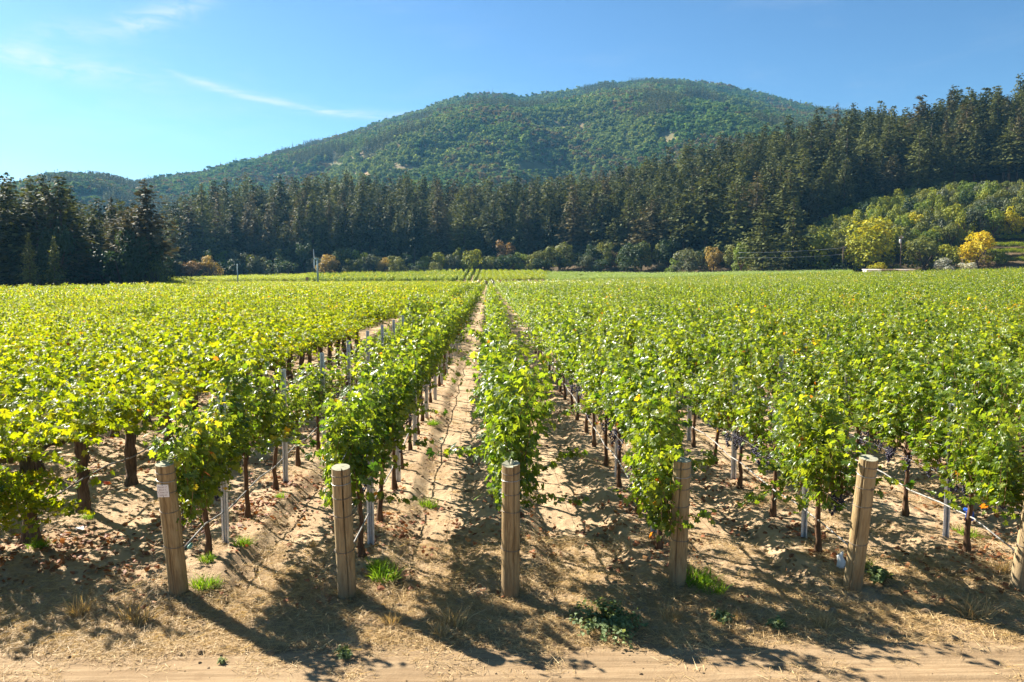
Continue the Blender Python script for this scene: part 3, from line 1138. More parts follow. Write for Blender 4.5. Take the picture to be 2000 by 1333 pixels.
# the blocks beyond the crossing avenue
pts, ids = [], []
for i in range(7500):                                           # gentle slope in the middle, rows running away
    pxx = RNG.uniform(335, 1062)
    dE = np.interp(pxx, PXK, DEK)
    dF = np.interp(pxx, PXK, DFK)
    dd = RNG.uniform(dF + 20, dE - 3)
    X, Y = plan(pxx, dd)
    X = round(X / 2.3) * 2.3 + RNG.normal(0, 0.14 if pxx > 900 else 0.5)
    pts.append((X, Y))
pts = np.array(pts)
z = terrain(pts[:, 0], pts[:, 1])
n = len(pts)
goldish = (to_view(pts[:, 0], pts[:, 1])[0] > 940) | (to_view(pts[:, 0], pts[:, 1])[0] < 600)
src = SRC[('young', 'far')] + SRC[('old', 'far')]
idx = np.where(goldish, len(SRC[('young', 'far')]) + RNG.integers(0, 6, n), RNG.integers(0, 6, n))
scatter('slope_vine_rows', np.column_stack([pts, z]), RNG.uniform(-.1, .1, n), RNG.uniform(1.0, 1.3, n), idx, src,
        'distant vine rows climbing the low slope below the forest', 'vines')
pts = []
for i in range(4200):                                           # pale block on the right
    pxx = RNG.uniform(1068, 1660)
    dE = np.interp(pxx, PXK, DEK)
    dF = np.interp(pxx, PXK, DFK)
    X, Y = plan(pxx, RNG.uniform(dF + 7, max(dF + 14, dE - 8)))
    Y = round(Y / 2.2) * 2.2 + RNG.normal(0, 0.15)
    pts.append((X, Y))
pts = np.array(pts)
n = len(pts)
scatter('pale_vine_rows', np.column_stack([pts, terrain(pts[:, 0], pts[:, 1])]), math.pi / 2 + RNG.uniform(-.1, .1, n), RNG.uniform(0.85, 1.02, n),
        RNG.integers(0, 5, n), PALE_FAR, 'pale sunlit vine block in front of the forest', 'vines')


# ------------------------------------------------------------------ end posts, steel stakes, hoses, wires
def end_post(i, px, py, length, lean, split, top):
    x, y = on_ground(px, py, 0.03)
    z = tz(x, y)
    label = ['leaning round wooden end post with a small white paper tag',
             'round wooden end post split by a long dark crack from its top',
             'middle wooden end post with a torn grey wood top',
             'straight wooden end post half hidden under hanging green leaves at its top',
             'wooden end post leaning to the right with a pale flat cut top',
             'wooden end post cut off by the right picture edge'][i]
    root = thing('end_post', label, 'post', (x, y, z), (lean, 0, 0), group='wooden end posts along the dirt track')
    r0 = 0.097
    rng = random.Random(50 + i)
    # angles with a narrow groove where the wood has split
    ga = -math.pi / 2 + split[0]
    gdeep = split[1]
    gw = 0.05 + 1.6 * gdeep
    ang = sorted([2 * math.pi * k / 22 for k in range(22)] + [(ga + s) % (2 * math.pi) for s in (-gw, -0.012, 0.012, gw)])
    zs = np.linspace(-0.35, length, 16)
    mb = MB()
    vs, fs = [], []
    na = len(ang)
    ph = rng.uniform(0, 6)
    for j, zz in enumerate(zs):
        rr = r0 * (1.03 - 0.05 * zz / length)
        gz = ga + 0.05 * math.sin(zz * 3 + ph)
        for a in ang:
            dg = abs((a - ga + math.pi) % (2 * math.pi) - math.pi)
            ra = rr * (1 + 0.015 * math.sin(3 * a + ph) + 0.012 * math.sin(5 * a + zz * 2))
            aa = a
            if dg < gw + 0.01:
                aa = a + (gz - ga)
                if dg < 0.03:
                    ra -= gdeep * min(1, max(0.25, (zz + 0.2) / length * 1.1))
            vs.append((ra * math.cos(aa), ra * math.sin(aa), zz + (rng.uniform(-.012, .008) if (j == 15 and top == 'torn') else 0)))
    for j in range(len(zs) - 1):
        for k in range(na):
            fs.append((j * na + k, j * na + (k + 1) % na, (j + 1) * na + (k + 1) % na, (j + 1) * na + k))
    deep = [k for k, a in enumerate(ang) if abs((a - ga + math.pi) % (2 * math.pi) - math.pi) < 0.03]
    for f_ in fs:
        mb_i = 2 if (f_[0] % na in deep and f_[1] % na in deep) else 0
        mb.f.append(f_)
        mb.mi.append(mb_i)
    mb.v += vs
    b = len(vs) - na
    cz = length - (0.03 if top == 'torn' else -0.004)
    mb.add([vs[b + k] for k in range(na)] + [(0, 0, cz)], [(k, (k + 1) % na, na) for k in range(na)], 1)
    me_ = mb.mesh('post_body', [M['post_wood'], M['end_grain'], M['pole_wood']], True)
    for p in me_.polygons:
        if p.material_index == 1:
            p.use_smooth = False
    link('post_body', me_, root)
    for q, fr in enumerate((0.945, 0.885, 0.79, 0.655, 0.375)):
        mb = MB()
        t1, t2 = rng.uniform(-0.012, 0.012), rng.uniform(-0.012, 0.012)
        rr = r0 * (1.03 - 0.05 * fr) * 1.03 + 0.002
        pts_ = [(rr * math.cos(a), rr * math.sin(a), t1 * math.cos(a) + t2 * math.sin(a)) for a in np.linspace(0, 2 * math.pi, 25)]
        mb.tube(pts_, [0.0036] * 25, 5, cap=False)
        link('wire_band', mb.mesh('wire_band', [M['band_wire'] if q != 1 else M['wire']], True), root, loc=(0, 0, fr * length))
    return root


POST = []
for i, ((px, py), ln, lean, split, top) in enumerate(zip(POSTS_PX,
        (1.50, 1.50, 1.52, 1.46, 1.56, 1.50), (0.17, 0.16, 0.13, 0.10, 0.17, 0.17),
        ((-0.12, 0.018), (0.36, 0.055), (0.35, 0.028), (-0.45, 0.022), (-0.75, 0.045), (0.2, 0.01)),
        ('flat', 'flat', 'torn', 'flat', 'flat', 'flat'))):
    POST.append(end_post(i, px, py, ln, lean, split, top))

# paper tag nailed to the first post (a thing of its own)
tag_root = thing('paper_tag', 'small white printed paper tag nailed high on the leftmost end post', 'sign', (0, 0, 0))
tag_root.matrix_world = POST[0].matrix_basis @ Matrix.Translation((0, 0, 1.235)) @ Matrix.Rotation(0.12 + math.radians(-4), 4, 'Z')
mb = MB()
mb.box((-0.012, -0.103, 0), (0.118, 0.003, 0.140))
sheet = link('sheet', mb.mesh('sheet', [M['paper']]), tag_root)
for q, (txt, sz) in enumerate((('Parcel 17', 0.024), ('Block C', 0.024), ('Clone 15', 0.026), ('2008 AC', 0.022))):
    cu = bpy.data.curves.new('tag_text', 'FONT')
    cu.body = txt
    cu.size = sz
    cu.align_x = 'CENTER'
    cu.extrude = 0.0004
    cu.materials.append(M['ink'])
    tmp = bpy.data.objects.new('text_source', cu)
    tme = bpy.data.meshes.new_from_object(tmp)
    bpy.data.objects.remove(tmp)
    link('text_line', tme, sheet, kind='stuff', loc=(-0.012, -0.1052, 0.036 - q * 0.030), rot=(math.pi / 2, 0, 0))
for zz in (0.062, -0.062):
    mb = MB()
    mb.tube([(-0.012, -0.103, zz), (-0.012, -0.108, zz)], [0.004, 0.004], 6)
    link('nail', mb.mesh('nail', [M['band_wire']]), tag_root)

# steel stakes
prof = [(-.045, -.014), (-.040, -.018), (-.022, -.018), (-.018, .014), (-.010, .018), (-.004, .006), (.004, .006), (.010, .018), (.018, .014), (.022, -.018), (.040, -.018), (.045, -.014)]
mb = MB()
th = 0.004
outer = prof + [(x_, y_ + th) for x_, y_ in reversed(prof)]
no = len(outer)
vs = [(x_, y_, zz) for zz in (-0.25, 1.88) for x_, y_ in outer]
fs = [(k, (k + 1) % no, no + (k + 1) % no, no + k) for k in range(no)]
npf = len(prof)
for base in (0, no):
    fs += [(base + k, base + k + 1, base + no - 2 - k, base + no - 1 - k) for k in range(npf - 1)]
mb.add(vs, fs)
STAKE = mb.mesh('channel', [M['galvanised']])
mb = MB()
for zz in (0.9, 1.25, 1.6):
    mb.tube([(-.05, -.024, zz), (.05, -.024, zz)], [.004, .004], 5)
CLIP = mb.mesh('wire_clip', [M['wire']])
for r in range(11):
    X = YOUNG_X[r]
    yb = YOUNG_Y0[r] + (1.38 if r < 2 else 1.55)
    for k in range(12):
        y = yb + 3.0 * k
        if not in_frame(X, y, 30):
            continue
        where = POST_NAME[r] if r < 6 else None
        label = (f'{ORD[k]} steel stake behind {where}' if where and k < 5 else
                 f'grey steel stake farther back behind {where}' if where else 'grey steel stake inside the dense vine rows on the right')
        tall = 0.93 if r > 0 else 1.0
        root = thing('steel_stake', label, 'stake', (X + 0.06, y, tz(X, y)), (0, 0, rnd.uniform(-0.2, 0.2)), group='galvanised steel stakes in the vine rows')
        link('channel', STAKE, root, scale=(1, 1, tall))
        link('wire_clip', CLIP, root)


def line_thing(name, pts_, rad, mat, label, cat, group, sides=6):
    mb_ = MB()
    mb_.tube(pts_, [rad] * len(pts_), sides)
    return link(name, mb_.mesh(name, [mat], True), label=label, category=cat, group=group)


for r in range(8):
    X, y0 = YOUNG_X[r], YOUNG_Y0[r]
    nm = POST_NAME[r] if r < 6 else ('a post off the right edge' if r == 6 else None)
    pts_ = []
    hx = X + (0.03 if r < 2 else -0.03)
    for k in range(70):
        y = y0 + 0.06 + k * 0.75
        if y > 58:
            break
        sag = 0.03 * math.sin(k * 2.1 + r) + 0.018 * rnd.uniform(-1, 1)
        pts_.append((hx + rnd.uniform(-.015, .015), y, max(tz(X, y), 0) * 0.6 + 0.47 + sag))
    lab = f'pale drip hose along the row behind {nm}' if nm else 'pale drip hose in the vine row off the right edge'
    line_thing('drip_hose', pts_, 0.0100, M['hose_pale'], lab, 'hose', 'drip hoses along the vine rows')
    if r < 7:
        for q, zz in enumerate((0.88, 1.25, 1.58)):
            p2 = [(X - 0.05 + rnd.uniform(-.01, .01), y0 + 0.08 + 1.5 * k, zz + tz(X, y0 + 3) * 0.5 + 0.02 * math.sin(k)) for k in range(24)]
            p2[0] = (X, y0 + 0.02 - 0.13 * zz / 1.5, zz)
            line_thing('trellis_wire', p2, 0.0026, M['wire'], f'{("lowest", "middle", "top")[q]} thin trellis wire of the row behind {nm}', 'wire', 'trellis wires of the vine rows', 4)
for r in range(2):
    X = OLD_X[r]
    pts_ = [(X + 0.08 + rnd.uniform(-.02, .02), 8.4 + 0.75 * k, 0.50 + 0.04 * math.sin(k * 1.7) + (0.10 if r == 0 else 0)) for k in range(50)]
    line_thing('drip_hose', pts_, 0.012, M['hose_dark'], ('dark drip hose strung between the thick old trunks at the left', 'dark drip hose in the second old vine row from the gap')[r], 'hose', 'drip hoses along the vine rows')

# hose fittings, ribbon, bits of white
for (px, py, zz, lab) in ((372, 1073, 0.49, 'small green hose fitting at the tagged end post'),):
    x, y = ROW_X[0] + 0.05, ROW_Y0[0] + 0.22
    mb = MB()
    mb.tube([(0, -.05, 0), (0, -.01, 0), (0, .01, 0), (0, .06, .01)], [.016, .022, .022, .016], 8)
    link('hose_fitting', mb.mesh('hose_fitting', [M['fitting']], True), None, (x, y, 0.50), label=lab, category='fitting')


# ------------------------------------------------------------------ trees
def conifer_mesh(seed, lod='full', slim=1.0, ragged=0.25, bare=0.10):
    """Crown of a conifer 1 unit... built for 25 m height; drooping sprays on whorled limbs."""
    rng = np.random.default_rng(seed)
    H = 25.0
    R = 4.0 * slim
    levels = {'full': 34, 'lite': 13}[lod]
    per = {'full': 11, 'lite': 6}[lod]
    pos, nor, tip, sz, tint = [], [], [], [], []
    rnd_e = (0.9, 1.6, 1.0, 2.2, 1.3, 1.8, 1.1)[seed % 7]
    for i in range(levels):
        t = (i + rng.uniform(-.3, .3)) / levels
        t = min(max(t, 0), 0.995)
        z = H * (bare + (1 - bare) * t)
        prof_ = (1 - t ** rnd_e) ** 0.8 * (0.55 + 0.45 * min(1, (t + 0.02) / 0.22)) * (1 + 0.22 * math.sin(t * 17 + seed))
        for k in range(per if t < 0.85 else max(4, per // 2)):
            a = rng.uniform(0, 6.28)
            L = R * prof_ * rng.uniform(1 - ragged * 1.6, 1 + ragged) + 0.25
            out_ = np.array([math.cos(a), math.sin(a), 0])
            nseg = {'full': max(2, int(L / 0.62)), 'lite': max(1, int(L / 1.5))}[lod]
            droop = rng.uniform(0.05, 0.35)
            for s in range(nseg):
                f_ = (s + 0.6) / nseg
                p = out_ * L * f_ + np.array([0, 0, z + 0.9 * f_ * (0.6 if t > .7 else 0.25) - droop * L * f_ * f_ * 0.9])
                p = p + rng.normal(0, 0.22, 3)
                pos.append(p)
                nor.append(out_ * 0.30 + UP * 0.8 + rng.normal(0, 0.50, 3))
                tip.append(out_ + rng.normal(0, 0.55, 3) - UP * 0.35)
                sz.append((0.95 if lod == 'full' else 2.3) * rng.uniform(0.65, 1.25) * (1.0 - 0.35 * t))
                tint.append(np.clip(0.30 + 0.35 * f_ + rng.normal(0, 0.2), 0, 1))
    spray = np.array([(0, -.2, 0), (.30, .05, .02), (.42, .55, -.05), (.10, .60, .03), (0, 1.15, -.12), (-.12, .62, .03), (-.40, .52, -.05), (-.30, .05, .02)], float)
    sf = np.array([(0, 1, 3), (1, 2, 3), (0, 3, 5), (3, 4, 5), (0, 5, 7), (5, 6, 7)])
    if lod == 'lite':
        spray, sf = LEAF_FAR, LEAF_FAR_F
    v, f, at = place_leaves(spray, sf, np.array(pos), np.array(nor), np.array(tip), np.array(sz), np.array(tint))
    return mesh_arrays('conifer_crown', v, f, [M['conifer']], {'tint': at})


def conifer_trunk(seed):
    r = random.Random(seed)
    mb_ = MB()
    mb_.tube([(0, 0, -1.5), (0.05, 0, 6), (0, 0.05, 14), (0, 0, 24.2)], [0.42, 0.30, 0.2, 0.03], 7)
    for k in range(10):
        a, zz = r.uniform(0, 6.28), r.uniform(2.5, 14)
        mb_.tube([(0, 0, zz), (math.cos(a) * 1.8, math.sin(a) * 1.8, zz + 0.2)], [0.07, 0.03], 4)
    return mb_.mesh('conifer_trunk', [M['tree_bark']], True)


CON = [conifer_mesh(10, 'full', 0.85, 0.22, 0.06), conifer_mesh(11, 'full', 1.0, 0.25, 0.05), conifer_mesh(12, 'full', 0.72, 0.22, 0.05),
       conifer_mesh(13, 'full', 1.15, 0.3, 0.10), conifer_mesh(14, 'full', 0.92, 0.28, 0.16), conifer_mesh(15, 'full', 0.8, 0.35, 0.20), conifer_mesh(16, 'full', 1.25, 0.3, 0.03), conifer_mesh(17, 'full', 1.1, 0.4, 0.22), conifer_mesh(18, 'full', 0.95, 0.38, 0.3)]
CON_TRUNK = [conifer_trunk(k) for k in range(2)]
PINE = [conifer_mesh(31, 'full', 1.2, 0.42, 0.07), conifer_mesh(32, 'full', 1.15, 0.45, 0.04)]


def broad_mesh(seed, mat, n_leaf=1500, flat=1.0, leaf=0.055, lobes=16, spread=0.34):
    """Crown of a broadleaf tree for unit height 1 and unit width 1: many leaf clumps on uneven lobes."""
    rng = np.random.default_rng(seed)
    C, Rr = [], []
    for i in range(lobes):
        a = rng.uniform(0, 6.28)
        zz = rng.uniform(0.20, 0.84)
        wr = spread * math.sqrt(max(0.05, 1 - ((zz - 0.46) / 0.50) ** 2)) * rng.uniform(0.45, 1.0)
        C.append((wr * math.cos(a), wr * math.sin(a), zz))
        Rr.append(rng.uniform(0.10, 0.19))
    C, Rr = np.array(C), np.array(Rr)
    w_ = Rr ** 2
    li = rng.choice(lobes, n_leaf, p=w_ / w_.sum())
    dirs = unit(rng.normal(0, 1, (n_leaf, 3)) + np.array([0, 0, 0.25]))
    pos = C[li] + dirs * (Rr[li] * rng.uniform(0.72, 1.10, n_leaf))[:, None] * np.array([1, 1, flat])
    nor = dirs * 0.75 + UP * 0.35 + rng.normal(0, 0.4, (n_leaf, 3))
    tip = rng.normal(0, 0.6, (n_leaf, 3)) - UP * 0.35
    tint = np.clip(0.25 + 0.40 * rng.random(lobes)[li] + 0.22 * pos[:, 2] + rng.normal(0, 0.13, n_leaf), 0, 1)
    v, f, at = place_leaves(LEAF_FAR, LEAF_FAR_F, pos, nor, tip, leaf * rng.uniform(0.6, 1.3, n_leaf), tint)
    return mesh_arrays('broadleaf_crown', v, f, [mat], {'tint': at})


def broad_trunk(seed):
    r = random.Random(seed)
    mb_ = MB()
    mb_.tube([(0, 0, -0.06), (0.01, 0, 0.12), (0, 0.01, 0.3)], [0.034, 0.025, 0.022], 7)
    for k in range(6):
        a = k * 1.05 + r.uniform(-.3, .3)
        mb_.tube([(0, 0.0, 0.16 + 0.02 * k), (0.12 * math.cos(a), 0.12 * math.sin(a), 0.38), (0.24 * math.cos(a), 0.24 * math.sin(a), 0.62)], [0.018, 0.012, 0.005], 5)
    return mb_.mesh('broadleaf_trunk', [M['tree_bark']], True)


BT = [broad_trunk(k) for k in range(3)]
BROAD = {k: [broad_mesh(60 + 7 * i + j, M[k]) for j in range(2)] for i, k in enumerate(
    ('dark_green', 'olive', 'grey_green', 'bright_green', 'yellow_green', 'yellow', 'gold', 'rust', 'tan', 'silver'))}
BIG_YELLOW = broad_mesh(901, M['yellow'], 3200, 1.0, 0.045, 26)
BIG_GOLD = broad_mesh(902, M['gold'], 2200, 1.2, 0.05, 18, 0.30)


def top_z(py, d):
    return CAM_Z + (HOR - py) * d / F


def put_tree(name, label, cat, group, crown_me, trunk_me, x, y, h, wid, unit_h, unit_w, mat=None, rz=None, sink=0.0):
    root = thing(name, label, cat, (x, y, float(terrain(np.array([x]), np.array([y]), False)[0]) - sink), (0, 0, rnd.uniform(0, 6.28) if rz is None else rz), group=group)
    s = (wid / unit_w, wid / unit_w, h / unit_h)
    link('trunk', trunk_me, root, scale=s)
    c_ = link('crown', crown_me, root, scale=s)
    if mat is not None:
        c_.material_slots[0].link = 'OBJECT'
        c_.material_slots[0].material = mat
    return root


# named broadleaf trees: column, top row, width in the picture, depth, colour, label
SPECIAL = [
    (262, 512, 52, 160, 'dark_green', 'dark rounded tree at the lower left forest edge'),
    (305, 503, 44, 166, 'olive', 'olive tree at the end of the left stand by the field corner'),
    (350, 508, 38, 304, 'grey_green', 'small grey-green tree left of the rust coloured tree'),
    (376, 512, 52, 302, 'rust', 'rust brown round tree at the left forest foot'),
    (412, 500, 46, 304, 'tan', 'golden tan round tree left of the small utility pole'),
    (448, 508, 52, 320, 'dark_green', 'dark shrubby tree between the golden tree and the small pole'),
    (510, 500, 54, 325, 'grey_green', 'rounded grey-green tree right of the small pole'),
    (562, 512, 46, 330, 'dark_green', 'dark low tree between the grey-green tree and the wind machine'),
    (643, 497, 48, 332, 'tan', 'round tree with tan top just right of the wind machine pole'),
    (690, 505, 40, 335, 'olive', 'olive tree in front of dark conifers right of the wind machine'),
    (728, 497, 46, 337, 'grey_green', 'tall grey-green bushy tree in the middle forest edge'),
    (748, 503, 30, 334, 'tan', 'small golden crowned tree in the middle forest edge'),
    (775, 505, 46, 338, 'olive', 'olive rounded tree right of the small golden tree'),
    (708, 525, 22, 331, 'dark_green', 'small dark bush at the middle field end'),
    (815, 512, 40, 338, 'dark_green', 'dark bushy tree left of the olive shrub'),
    (851, 511, 32, 338, 'olive', 'olive shrub above the bare tan bank'),
    (885, 498, 42, 345, 'grey_green', 'grey-green tree behind the bare tan bank'),
    (920, 487, 46, 345, 'yellow_green', 'yellow-green tree above the right end of the tan bank'),
    (955, 500, 40, 342, 'olive', 'dull olive tree under the pinkish crowned tree'),
    (987, 472, 44, 350, 'rust', 'pinkish brown crowned tree at the end of the corridor'),
    (992, 500, 62, 341, 'dark_green', 'broad dark evergreen at the end of the corridor'),
    (1042, 492, 44, 338, 'olive', 'pale olive tree right of the broad dark evergreen'),
    (1092, 474, 66, 338, 'olive', 'large light olive tree in the middle right forest edge'),
    (1060, 508, 50, 334, 'dark_green', 'dark bush below the large light olive tree'),
    (1140, 500, 50, 330, 'grey_green', 'grey-green bush right of the large light olive tree'),
    (1172, 508, 48, 326, 'dark_green', 'dark bush left of the dull red tree'),
    (1200, 492, 28, 330, 'rust', 'small dull red tree between dark bushes'),
    (1240, 478, 56, 318, 'dark_green', 'tall dark leafy tree left of the gap in the forest edge'),
    (1285, 515, 40, 312, 'grey_green', 'low grey-green bush left of the round olive tree'),
    (1312, 507, 34, 302, 'bright_green', 'low light green bush beside the round grey-olive tree'),
    (1347, 485, 62, 300, 'grey_green', 'round grey-olive tree near the small mound'),
    (1392, 482, 42, 300, 'tan', 'brownish olive tree right of the round grey-olive tree'),
    (1446, 472, 46, 288, 'bright_green', 'bright green tree left of the two tall pines'),
    (1592, 453, 86, 282, 'yellow_green', 'spreading yellow-green tree right of the two pines'),
    (1636, 515, 40, 268, 'dark_green', 'low dark hedge bush at the foot of the utility pole'),
    (1735, 497, 46, 272, 'yellow_green', 'yellow-green shrub right of the big yellow tree'),
    (1800, 462, 96, 270, 'olive', 'broad dark olive tree right of the pole with transformer'),
    (1852, 477, 56, 266, 'yellow_green', 'lime tree left of the golden autumn tree'),
    (1942, 488, 48, 266, 'bright_green', 'light green tree right of the golden autumn tree'),
]
for px, pyt, wd, d, key, lab in SPECIAL:
    x, y = plan(px, d)
    d -= 5.0
    x, y = plan(px, d)
    g = float(terrain(np.array([x]), np.array([y]), False)[0])
    h = max(2.5, top_z(pyt, d) - g)
    put_tree('broadleaf_tree', lab, 'tree', 'broadleaf trees along the forest edge', rnd.choice(BROAD[key]), rnd.choice(BT), x, y, h / 0.95, wd * d / F / 0.86, 1.0, 1.0)
x, y = plan(1697, 268)
g = tz(x, y)
put_tree('broadleaf_tree', 'big round bright yellow tree above the low white building', 'tree', 'broadleaf trees along the forest edge', BIG_YELLOW, BT[0], x, y, (top_z(430, 268) - g) / 0.95, 110 * 268 / F / 0.86, 1, 1, rz=0.6)
x, y = plan(1903, 262)
g = tz(x, y)
put_tree('broadleaf_tree', 'golden orange autumn tree at the right beside the silver shrubs', 'tree', 'broadleaf trees along the forest edge', BIG_GOLD, BT[1], x, y, (top_z(455, 262) - g) / 0.95, 78 * 262 / F / 0.86, 1, 1, rz=0.2)
for px, pyt, wd, d, lab in ((1846, 506, 46, 252, 'silvery grey shrub left of the golden tree'), (1886, 512, 40, 250, 'silvery grey shrub in front of the golden tree')):
    x, y = plan(px, d)
    g = tz(x, y)
    put_tree('silver_shrub', lab, 'shrub', 'silver shrubs by the golden tree', rnd.choice(BROAD['silver']), BT[2], x, y, (top_z(pyt, d) - g) / 0.95, wd * d / F / 0.86, 1, 1)
x, y = plan(1712, 258)
put_tree('hedge_shrub', 'low clipped yellow hedge shrub above the white building', 'shrub', None, BROAD['yellow'][1], BT[2], x, y, top_z(513, 258) - tz(x, y), 60 * 258 / F, 1, 1)

# two tall dark pines standing in front
for px, pyt, wd, d, k, lab in ((1487, 400, 74, 276, 0, 'tall dark pine with flat broken top, left of the pair'), (1545, 388, 78, 278, 1, 'tall pointed dark pine, right of the pair')):
    x, y = plan(px, d)
    g = tz(x, y)
    put_tree('pine_tree', lab, 'tree', 'pair of tall pines at the right', PINE[k], CON_TRUNK[k], x, y, top_z(pyt, d) - g, wd * d / F, 25.0, 9.0)
for px, pyt, wd, d, lab in ((62, 455, 34, 141, 'small pale young conifer in front of the left stand'), (110, 462, 34, 142, 'small pale conifer right of the other young one')):
    x, y = plan(px, d)
    put_tree('conifer_tree', lab, 'tree', 'young conifers before the left stand', CON[6], CON_TRUNK[0], x, y, top_z(pyt, d) - tz(x, y), wd * d / F, 25.0, 8.4, M['olive'])

# broadleaf wood on the right slope
slope = []
tries = 0
while len(slope) < 140 and tries < 9000:
    tries += 1
    px = rnd.uniform(1540, 2060)
    d = rnd.uniform(278, 350)
    dE = float(np.interp(px, PXK, DEK))
    top_lim = np.interp(px, [1540, 1600, 1660, 1750, 1850, 2000], [470, 430, 395, 366, 355, 348])
    x, y = plan(px, d)
    g = float(terrain(np.array([x]), np.array([y]), False)[0])
    h = rnd.uniform(8, 14)
    pt = HOR - (g + h - CAM_Z) * F / d
    if pt < top_lim or d < dE + 6:
        continue
    if any((x - a) ** 2 + (y - b) ** 2 < 19 for a, b in slope):
        continue
    slope.append((x, y))
    key = rnd.choices(('olive', 'dark_green', 'grey_green', 'bright_green', 'yellow_green', 'yellow', 'tan'), (30, 16, 10, 22, 22, 2, 1))[0]
    col_word = {'olive': 'olive', 'dark_green': 'dark green', 'grey_green': 'grey-green', 'bright_green': 'fresh green', 'yellow_green': 'yellow-green', 'yellow': 'yellow', 'tan': 'orange-tan'}[key]
    put_tree('broadleaf_tree', f'{col_word} leafy tree on the slope ' + ('left of the big yellow tree' if px < 1650 else 'between the big yellow and the golden tree' if px < 1880 else 'above the golden tree'), 'tree', f'{col_word} trees on the right slope', rnd.choice(BROAD[key]), rnd.choice(BT), x, y, h, rnd.uniform(7.5, 11.5), 1, 1)

# smaller leafy trees that line the foot of the forest
foot = 0
for px in np.arange(-10, 1440, 30):
    px = px + rnd.uniform(-8, 8)
    dE = float(np.interp(px, PXK, DEK))
    d = dE + rnd.uniform(3, 15)
    x, y = plan(px, d)
    key = rnd.choices(('olive', 'dark_green', 'grey_green', 'bright_green', 'yellow_green', 'rust'), (30, 26, 24, 12, 8, 0))[0]
    if px < 330 or px > 1100:
        key = rnd.choice(('dark_green', 'dark_green', 'olive'))
    word = {'olive': 'olive', 'dark_green': 'dark green', 'grey_green': 'grey-green', 'bright_green': 'fresh green', 'yellow_green': 'yellow-green', 'rust': 'rust brown'}[key]
    where = ('near stand at the left' if px < 330 else 'forest left of the wind machine' if px < 622 else 'forest between wind machine and corridor' if px < 955 else 'forest between corridor and pine pair')
    put_tree('broadleaf_tree', f'{word} leafy tree at the foot of the {where}', 'tree', f'{word} trees at the foot of the {where}', rnd.choice(BROAD[key]), rnd.choice(BT),
             x, y, rnd.uniform(6, 12.5), rnd.uniform(7, 12), 1, 1)

# conifers: the largest in view as single trees, the rest as one forest
forest = []
cell = 6.7
for gx_ in np.arange(-330, 420, cell):
    for gy_ in np.arange(90, 560, cell):
        x = gx_ + rnd.uniform(-3.2, 3.2)
        y = gy_ + rnd.uniform(-3.2, 3.2)
        px, d = to_view(np.array([x]), np.array([y]))
        px, d = float(px[0]), float(d[0])
        if not -120 < px < 2150:
            continue
        dE, dR = np.interp(px, PXK, DEK), np.interp(px, PXS, DRK)
        start = dE + np.interp(px, [0, 300, 340, 1000, 1300, 1420, 1500, 1600, 1700, 1900, 2000], [4, 10, 20, 24, 20, 12, 22, 46, 64, 74, 68])
        if 268 < px < 350 and d < 262:          # the near stand tapers off here
            continue
        if start < d < dR + 26 and vnoise(np.array([x / 16.0]), np.array([y / 16.0]), 7)[0] > -0.42:
            forest.append((d, x, y, px))
            if px < 265:                      # the near stand on the left is denser
                forest.append((d + 3.0, x + 2.6, y + 3.4, px))
forest.sort()
hs = {}
info = []
for d, x, y, px in forest:
    dE, dR = float(np.interp(px, PXK, DEK)), float(np.interp(px, PXS, DRK))
    h = rnd.triangular(9, 38, 24) if d < dR - 25 else rnd.triangular(15, 36, 25)
    if px < 330:
        h = rnd.triangular(10, 24, 18)
        if px < 100 and d < dE + 30:
            h = rnd.uniform(15, 23)
    info.append((d, x, y, px, h))
# the front ones and the ones on the ridge line show the most
in_view_trees = [t for t in info if -20 < t[3] < 2020]


def shows(t):
    d, x, y, px, h = t
    start = float(np.interp(px, PXK, DEK)) + float(np.interp(px, [0, 300, 340, 1000, 1300, 1420, 1500, 1600, 1700, 1900, 2000], [4, 10, 20, 24, 20, 12, 22, 46, 64, 74, 68]))
    return h / d * math.exp(-max(0, d - start) / 60.0)


